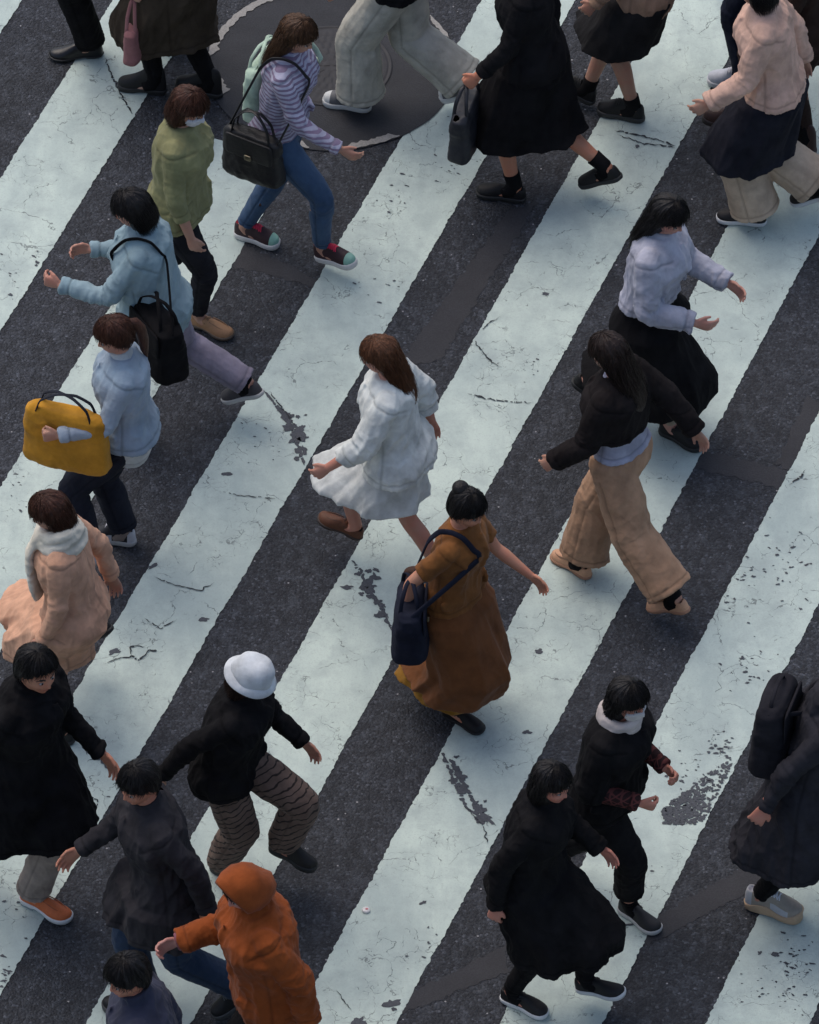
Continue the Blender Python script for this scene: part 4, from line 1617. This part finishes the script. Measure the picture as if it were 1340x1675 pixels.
# 5 black skirt, bare calves
p = Person('person in a long black skirt with bare calves and black shoes walking left', GL, 1.66, 163, (868, 300), [(820, 324, 0, 0), (985, 300, .07, 30)], 'f', 6, 10, {'L': (20, 9, 26), 'R': (-14, 10, 14)}, skin=(.50, .24, .15))
p.build_body((50, 24))
p.skirt(cloth(BLACK), hem=.44, rad=.22, rip=.07, seed=5, nrip=11, spread=.75)
p.top('jacket', cloth(BLK2), hem=.82, infl=.034, flare=.10, seed=5.2, sleeve=.93)
p.hair('long', HB)
p.socks(cloth(BLACK), .09)
p.shoes('slip', BLACK, (.02, .02, .02))
in_hand(p, 0, (.14, .34, .30), cloth((.013, .014, .02), 'shiny'), strap=.12, name='handbag', cat='bag', label='black handbag carried in front of the long black skirt', flap=False)

# 6 beige jacket with the black ankle shoe
p = Person('person in a beige jacket and black skirt with one bare leg in a black shoe', GL, 1.62, 157, (1052, 180), [('rel', .36, .08, .05, -12), (1016, 192, 0, 0)], 'f', 5, 8)
p.build_body()
p.skirt(cloth((.016, .015, .016)), hem=.52, rad=.21, rip=.04, seed=6)
p.top('jacket', cloth(lin(140, 112, 92, 1.23)), hem=.80, infl=.030, flare=.08, seed=6.1)
p.hair('tail', HBR)
p.socks(cloth(BLACK), .07)
p.shoes('sneaker', BLACK, (.03, .03, .03), lace=(.02, .02, .02))

# 7 white trainer
p = Person('person in navy trousers and a plain white trainer at the top right', GL, 1.68, 162, (1262, 118), [(1200, 142, 0, 0), ('rel', -.42, -.08, .10, 30)], 'm', 5)
p.build_body()
p.trousers(cloth(lin(30, 34, 48, 1.15)), 'straight', .96, seed=7)
p.top('jacket', cloth(lin(60, 48, 42, 1.07)), hem=.84, infl=.028, seed=7.2)
p.hair('short', HB)
p.shoes('sneaker', (.46, .47, .52), (.55, .55, .56), lace=(.5, .5, .54))

# 8 cream long coat
p = Person('person in a dark brown coat and brown ankle boots at the top right edge', GL, 1.64, 163, (1322, 232), [('rel', .42, .08, .06, -10), (1297, 243, 0, 0)], 'f', 5, 8, {'L': (18, 8, 16), 'R': (-20, 10, 14)})
p.build_body()
p.trousers(cloth((.03, .018, .014)), 'legging', .95, seed=8)
p.top('coat', cloth(lin(46, 36, 32, 1.2)), hemcoat=.62, infl=.030, flare=.10, seed=8.3, collar='shirt', amp=.013)
p.hair('long', HBR)
p.socks(cloth(BLACK), .10, .044)
p.shoes('boot', lin(62, 40, 34, 0.90), (.03, .02, .018))

# 9 cream top, dark skirt over beige trousers
p = Person('person in a cream pink cardigan and dark navy skirt over beige trousers', GL, 1.64, 166, (1258, 348), [(1213, 364, 0, 0), (1332, 328, .08, 28)], 'f', 9, 10, {'L': (26, 9, 34), 'R': (-22, 12, 18)})
p.build_body()
p.trousers(cloth(lin(182, 160, 138, 1.05)), 'wide', .94, seed=9)
p.skirt(cloth(lin(32, 32, 40, 1.0)), hem=.44, rad=.20, rip=.06, seed=9.5, spread=.8)
p.top('cardigan', cloth(lin(196, 160, 142, 1.1)), hem=.90, infl=.036, flare=.05, seed=9.3, collar='shirt', amp=.013, sinf=.024)
p.hair('bob', HB)
p.socks(cloth(BLACK), .08)
p.shoes('slip', (.012, .010, .011), (.60, .60, .60))

# 10 yellow green top
p = Person('person in a yellow green top and dark trousers with reddish brown hair', GR_, 1.63, -24, (296, 536), [(345, 541, 0, 0), ('rel', -.30, .08, .05, 26)], 'f', 5, 10, {'L': (-24, 12, 20), 'R': (8, 8, 16)}, (-14, 16))
p.build_body()
p.trousers(cloth((.016, .016, .02)), 'slim', .93, seed=10)
p.top('shirt', cloth(lin(122, 120, 84, 1.15)), hem=.84, infl=.034, flare=.08, sleeve=.78, seed=10.1)
p.hair('bob', HRED)
p.mask((.62, .61, .64))
p.shoes('loafer', lin(150, 112, 80, 1.07), (.10, .07, .05))

# 11 teal jacket
p = Person('person in a pale teal denim jacket holding both hands forward', GL, 1.63, 158, (255, 712), [(200, 716, 0, 0), (400, 652, .10, 30)], 'f', 7, 12, {'L': (40, 10, 62, 10), 'R': (22, 12, 74, 14)}, (22, 18), skin=(.48, .25, .18))
p.build_body((42, 36))
p.trousers(cloth(lin(125, 118, 132, 1.15)), 'straight', .96, seed=11)
p.top('jacket', cloth(lin(118, 140, 148, 1.15), 'denim', lin(140, 158, 164, 1.15)), hem=.78, infl=.044, flare=.12, seed=11.3, collar='shirt', amp=.014)
p.hair('bob', HB)
p.socks(cloth(BLACK), .08)
p.shoes('slip', (.05, .045, .05), (.45, .44, .43))
w = wpos(p, p.S(np.array([[-.12, .24, 1.20 * p.k + p.dz]]))[0])
bag('black slouchy shoulder bag hanging behind the teal denim jacket', 'shoulder_bag', 'bag', w, p.hd + .9, (.20, .36, .34), cloth(BLACK), strap=.10, sling=(p, 1))

# 12 yellow bag
p = Person('person in a light blue jacket over a white shirt carrying a yellow bag', GL, 1.55, 172, (216, 898), [(184, 886, 0, 0), (120, 915, .07, -14)], 'f', 4, 10, {'L': (26, 14, 64), 'R': (2, 12, 14)}, (24, 14))
p.build_body((62, 26))
p.trousers(cloth(lin(36, 38, 48, 0.98)), 'straight', .90, seed=12)
p.top('shirt', cloth(WHITE), hem=.76, infl=.008, wide=0., flare=.12, sinf=0., seed=12.1, collar='shirt', sleeve=.04, amp=.004, pockets=False)
p.top('jacket', cloth(lin(124, 142, 156, 1.15), 'denim', lin(150, 158, 170, 1.1)), hem=.90, infl=.038, flare=.03, seed=12.4)
p.hair('tail', HRED)
p.socks(cloth((.25, .2, .18)), .07)
p.shoes('sneaker', (.02, .02, .025), (.40, .40, .40), accent=(.5, .5, .54), lace=(.5, .5, .55))
w = wpos(p, (.27, .20, 1.31 * p.k))
bag('bright yellow shopping bag with dark handles hugged in front of the light blue jacket', 'shopping_bag', 'bag', w, p.hd + math.pi / 2 - .2, (.15, .44, .36), cloth(lin(176, 124, 34, 1.1)), strap=.10, flap=False, strapmat=cloth((.02, .022, .03)))

# 13 cream scarf
p = Person('person in a cream scarf and pinkish tan coat near the left edge', GL, 1.60, 165, (128, 1200), [('rel', .12, .08, 0, 0), (158, 1045, .19, 42)], 'f', 8, 10, {'L': (8, 9, 20, 4), 'R': (-26, 14, 20)}, (20, 16))
p.build_body()
p.trousers(cloth(BLACK), 'legging', .97, seed=13)
p.top('coat', cloth(lin(196, 150, 122, 1.11)), hemcoat=.52, infl=.032, flare=.08, spread=.6, seed=13.3, amp=.014)
p.hair('bob', HRED)
p.socks(cloth(BLACK), .08)
p.shoes('slip', BLACK, (.02, .02, .02))
mb = MB()
n_ = 26
for lv, (ro, ht) in enumerate(((.105, -.035), (.095, .0), (.084, .034))):
    pts, rr = [], []
    for q in range(n_ + 1):
        a = q / n_ * 2 * np.pi
        v = np.array((math.cos(a) * ro * .95, math.sin(a) * ro, ht + .012 * math.sin(a * 2 + lv * 2)))
        pts.append(p.nb + p.RC @ v)
        rr.append((.030, .028))
    mb.tube(pts, rr, side=(0, 0, 1), n=12)
mb.tube([p.nb + p.RC @ np.array(q) for q in ((.10, .02, .0), (.15, .03, -.08), (.16, .04, -.20), (.15, .05, -.34))], [(.03, .05), (.026, .065), (.022, .075), (.018, .078)], side=(0, 1, 0), n=14)
remesh_obj(mb, 'scarf', cloth(lin(216, 208, 190, 0.98)), p.root, .008, 3, folds(.012, (9, 9, 9), 3))

# 14 black coat and orange loafers
p = Person('person in a long black coat, khaki trousers and orange loafers at the left edge', GR_, 1.76, -38, (42, 1478), [(75, 1490, 0, 0), ('rel', -.42, -.08, .12, 34)], 'm', 9, 8, {'L': (20, 9, 34), 'R': (-22, 12, 18)}, (-16, 4), skin=(.50, .235, .145))
p.build_body()
p.trousers(cloth(lin(140, 126, 116, 1.07)), 'straight', .98, seed=14, amp=.012)
p.top('coat', cloth(BLACK), hemcoat=.60, infl=.042, flare=.20, seed=14.4, collar='high', amp=.014)
p.hair('short', HB, thick=.022, fringe=32)
p.shoes('loafer', lin(172, 88, 46, 1.23), (.60, .59, .58), lining=(.05, .02, .012), th=.026)

# 15 white hat
p = Person('person in a round white hat, black jacket and brown wrinkled trousers', GR_, 1.52, -28, (378, 1442), [(380, 1438, 0, 0), (478, 1408, .14, 12)], 'm', 11, 10, {'L': (30, 10, 24), 'R': (-40, 14, 18)}, (-6, 20), skin=(.42, .21, .14))
p.build_body()
p.trousers(cloth(lin(98, 80, 70, 1.19), 'cracked', (.022, .016, .014)), 'baggy', .97, seed=15, amp=.012)
p.top('jacket', cloth(BLACK), hem=.80, infl=.046, flare=.06, seed=15.3, collar='high', amp=.014)
p.hair('bob', (.03, .013, .009), fringe=24, thick=.003)
p.cap(cloth((.60, .62, .63)))
p.shoes('boot', (.016, .014, .013), (.02, .02, .02))

# 16 charcoal coat and jeans
p = Person('person in a charcoal grey coat and dark blue jeans at the lower left', GL, 1.66, 186, (272, 1650), [(215, 1650, 0, 0), ('rel', -.34, .09, .08, 30)], 'm', 8, 10, {'L': (-24, 10, 20), 'R': (30, 10, 28)}, (34, 8), skin=(.47, .22, .14))
p.build_body()
p.trousers(cloth((.012, .024, .052), 'denim', (.03, .055, .10)), 'straight', .97, seed=16)
p.top('coat', cloth(lin(46, 44, 47, 1.02)), hemcoat=.66, infl=.040, flare=.10, seed=16.3, collar='shirt', amp=.014)
p.hair('short', HB)
p.shoes('sneaker', BLACK, (.05, .05, .05), lace=(.1, .1, .1))

# 17 navy jacket at the bottom left
p = Person('person in a navy jacket with black hair cut off by the bottom left edge', GL, 1.64, 172, (255, 1968), [('rel', .24, .08, 0, 0), ('rel', -.32, -.08, .08, 30)], 'm', 8, 8, None, (40, 6), skin=(.50, .23, .15))
p.build_body()
p.trousers(cloth(BLACK), 'straight', .97, seed=17)
p.top('jacket', cloth(lin(44, 46, 62, 1.15)), hem=.82, infl=.040, seed=17.3, collar='high', amp=.013)
p.hair('short', HB, thick=.022)
p.shoes('sneaker', BLACK, (.3, .3, .3))

# 18 orange hooded jacket
p = Person('person in a burnt orange hooded jacket with the hood up at the bottom', GL, 1.66, 186, (440, 1822), [('rel', .26, .08, 0, 0), ('rel', -.34, -.08, .08, 30)], 'm', 8, 10, {'L': (-22, 12, 22), 'R': (24, 12, 58, 0)}, (26, 20), skin=(.46, .24, .20))
p.build_body((20, 40))
p.trousers(cloth(BLACK), 'straight', .97, seed=18)
om = cloth(lin(134, 64, 20, 1.0))
p.top('jacket', om, hem=.76, infl=.060, flare=.02, wide=.03, sinf=.030, seed=18.3, collar='high', amp=.018)
p.hair('short', HB, thick=.004)
p.hood(om)
p.cuffs(cloth(lin(128, 78, 88, 0.98)), 1.0, 'cuff', .044, .05)
p.shoes('sneaker', BLACK, (.3, .3, .3))

# 19 brown dress
p = Person('person in a long rust brown dress with mustard hem and black flat shoe', GR_, 1.56, -32, (742, 1176), [(757, 1184, 0, 0), ('rel', -.20, .07, .06, 24)], 'f', 5, 10, {'L': (30, 12, 26), 'R': (-34, 16, 30)}, (-10, 14), skin=(.52, .255, .16))
p.build_body()
p.skirt(cloth(lin(140, 98, 30, 1.0)), hem=.22, rad=.20, rip=.05, nrip=7, spread=.7, seed=19, waist=.98, name='underskirt', r0=.12)
p.skirt(cloth(lin(92, 54, 26, 1.39)), hem=.28, rad=.225, rip=.07, nrip=9, seed=19.5, waist=1.06, spread=.8)
p.top('blouse', cloth(lin(104, 64, 28, 1.39)), hem=.92, infl=.022, sleeve=.34, seed=19.2, flare=.06, collar='round', amp=.012)
p.hair('bun', HB)
p.shoes('slip', BLACK, (.012, .012, .012), th=.012)
w = wpos(p, p.S(np.array([[-.14, -.22, 1.18 * p.k + p.dz]]))[0])
bag('dark navy bag slung behind the rust brown dress', 'shoulder_bag', 'bag', w, p.hd + .5, (.18, .34, .32), cloth((.014, .016, .028)), strap=.12, sling=(p, -1))

# 20 white dress
p = Person('person in a loose white dress with long ginger brown hair and brown shoes', GL, 1.55, 162, (648, 932), [(700, 950, 0, 0), (556, 866, .13, -16)], 'f', 6, 12, {'L': (30, 12, 26), 'R': (-26, 14, 20)}, (16, 14), skin=(.48, .24, .17))
p.build_body()
p.skirt(cloth(lin(196, 198, 194, 1.05)), hem=.56, rad=.22, rip=.07, nrip=9, seed=20.5, waist=1.06, spread=.55)
p.top('blouse', cloth(lin(206, 208, 202, 1.05)), hem=.84, infl=.036, flare=.16, sleeve=.80, sinf=.034, seed=20.2, amp=.014, wide=.02)
p.hair('long', (.115, .046, .020))
p.shoes('loafer', lin(98, 60, 40, 0.98), (.04, .025, .02))

# 21 lavender shirt, black apron skirt
p = Person('person in a pale lavender shirt and long black skirt over khaki trousers', GR_, 1.66, -28, (1056, 718), [(1115, 722, 0, 0), ('rel', -.34, .08, .07, 28)], 'f', 7, 10, {'L': (26, 12, 54, 16), 'R': (10, 12, 70, 20)}, (-14, 18), skin=(.48, .26, .20))
p.build_body()
p.trousers(cloth(lin(150, 136, 118, 1.07)), 'slim', .90, seed=21)
p.top('shirt', cloth(lin(166, 166, 178, 1.0)), hem=1.0, infl=.036, sinf=.026, seed=21.1, collar='shirt', amp=.014)
p.skirt(cloth(BLACK), hem=.36, rad=.235, rip=.06, seed=21.5, waist=1.05, name='skirt')
p.hair('long', HB)
p.shoes('slip', BLACK, (.016, .016, .016))

# 22 tan trousers and tan loafers
p = Person('person in tan wide trousers, black cardigan and tan loafers with long dark hair', GL, 1.58, 143, (1012, 942), [(935, 930, 0, 0), (1095, 1000, .05, 22)], 'f', 6, 10, {'L': (20, 12, 30), 'R': (-40, 14, 10)}, (12, 16))
p.build_body()
p.trousers(cloth(lin(158, 124, 98, 1.15)), 'wide', .86, seed=22, amp=.012)
p.socks(cloth(BLACK), .15, .042)
p.top('shirt', cloth(lin(164, 164, 180, 1.0)), hem=.96, infl=.018, seed=22.1, pockets=False, sleeve=.15, amp=.005)
p.top('cardigan', cloth((.012, .009, .009)), hem=1.09, infl=.046, wide=.02, seed=22.3, sinf=.030, amp=.010)
p.hair('long', (.022, .012, .009))
p.shoes('loafer', lin(196, 150, 118, 1.02), lin(170, 125, 98, 0.90), lining=(.03, .02, .016))

# 23 white mask, black outfit
p = Person('person in a white face mask and black clothes with cropped trousers', GR_, 1.60, -36, (990, 1494), [(1046, 1508, 0, 0), ('rel', -.34, .08, .06, 28)], 'f', 8, 10, {'L': (4, 10, 84, 24), 'R': (0, 12, 78, 26)}, (-8, 6), skin=(.50, .24, .17))
p.build_body((50, 50))
p.trousers(cloth(BLK2), 'straight', .70, seed=23)
p.top('shirt', cloth((.030, .014, .014), 'plaid', (.13, .040, .036)), hem=.86, infl=.016, sinf=.014, seed=23.1, amp=.003, pockets=False, collar='none')
p.top('cardigan', cloth(BLACK), hem=.82, infl=.050, wide=.02, sleeve=.62, sinf=.040, seed=23.4, amp=.010)
p.hair('long', HB, thick=.022)
p.mask((.58, .54, .52))
p.socks(cloth(BLACK), .04)
p.shoes('slip', (.016, .015, .016), (.42, .41, .40))
mb = MB()
for lv, (ro, ht) in enumerate(((.085, -.01), (.080, .022))):
    pts = [p.nb + p.RC @ np.array((math.cos(q / 24 * 2 * np.pi) * ro, math.sin(q / 24 * 2 * np.pi) * ro, ht + .01 * math.sin(q * .5 + lv))) for q in range(25)]
    mb.tube(pts, [(.026, .026)] * 25, side=(0, 0, 1), n=12)
remesh_obj(mb, 'scarf', cloth(lin(190, 178, 172, 0.98)), p.root, .008, 2, folds(.010, (9, 9, 9), 5))

# 24 black coat, slip on with white sole
p = Person('person in a wide black coat and black slip on shoes with white soles', GR_, 1.60, -26, (862, 1632), [(857, 1650, 0, 0), ('rel', .34, .09, .10, -12)], 'f', 9, 10, {'L': (24, 12, 30), 'R': (-20, 14, 24)}, (-18, 4), skin=(.50, .22, .16))
p.build_body()
p.trousers(cloth(BLACK), 'slim', .96, seed=24)
p.top('coat', cloth(BLACK), hemcoat=.46, infl=.040, flare=.12, sinf=.018, spread=.55, seed=24.3, collar='high', amp=.014)
p.hair('bob', HB)
p.socks(cloth(BLACK), .10)
p.shoes('slip', BLACK, (.60, .60, .60))

# 25 chunky trainers at the right edge
p = Person('person in a charcoal coat and chunky beige silver trainers at the right edge', GR_, 1.68, -18, (1322, 1486), [(1265, 1494, 0, 0), ('rel', .42, .09, .10, -12)], 'm', 12, 10, {'L': (-26, 12, 20), 'R': (-30, 14, 18)}, (-10, 6), skin=(.48, .22, .16))
p.build_body()
p.trousers(cloth(BLACK), 'slim', .96, seed=25)
p.top('coat', cloth(lin(42, 41, 46, 1.07)), hemcoat=.48, infl=.050, flare=.24, seed=25.3, collar='hood', amp=.015, tail=.10)
p.hair('short', HB)
p.shoes('chunky', lin(150, 140, 128, 0.98), lin(176, 148, 120, 1.07), accent=(.42, .42, .44), lace=(.68, .68, .72), lining=(.45, .45, .50))
w = wpos(p, p.S(np.array([[-.30 * p.k, 0, 1.44 * p.k + p.dz]]))[0])
bag('dark grey backpack on the charcoal coat at the right edge', 'backpack', 'bag', w, p.hd, (.20, .34, .44), cloth(lin(34, 33, 38, 1.07)), strap=.05, two=False, sling=(p, 1))

run_jobs()

# ------------------------------------------------------------------ camera, sky, sun
cam = bpy.data.cameras.new('camera')
co_ = bpy.data.objects.new('camera', cam)
COL.objects.link(co_)
co_.location = CAM
co_.rotation_euler = (math.pi / 2 - PITCH, 0, 0)
cam.sensor_fit = 'VERTICAL'
cam.sensor_height = 24
cam.lens = FPX * 24 / IH
cam.clip_start, cam.clip_end = 1, 600
scene.camera = co_

world = bpy.data.worlds.new('World')
scene.world = world
world.use_nodes = True
nt = world.node_tree
bg = nt.nodes['Background']
sky = nt.nodes.new('ShaderNodeTexSky')
sky.sky_type = 'NISHITA'
sky.sun_disc = False
SUN_E, SUN_R = RAD(62), RAD(-40)
sky.sun_elevation, sky.sun_rotation = SUN_E, SUN_R
sky.air_density, sky.dust_density, sky.ozone_density = 1.0, 3.5, 1.0
nt.links.new(sky.outputs[0], bg.inputs[0])
bg.inputs[1].default_value = .15
sl = bpy.data.lights.new('sun', 'SUN')
so = bpy.data.objects.new('sun', sl)
COL.objects.link(so)
sl.energy = .85
sl.angle = RAD(55)
sl.color = (1.0, .97, .92)
d = Vector((math.sin(SUN_R) * math.cos(SUN_E), math.cos(SUN_R) * math.cos(SUN_E), math.sin(SUN_E)))
so.rotation_euler = d.to_track_quat('Z', 'Y').to_euler()
so.location = (0, 0, 20)
vs_ = scene.view_settings
vs_.view_transform = 'Standard'
vs_.look = 'None'
vs_.exposure = 0.15
vs_.gamma = 1.0
vs_.use_curve_mapping = False
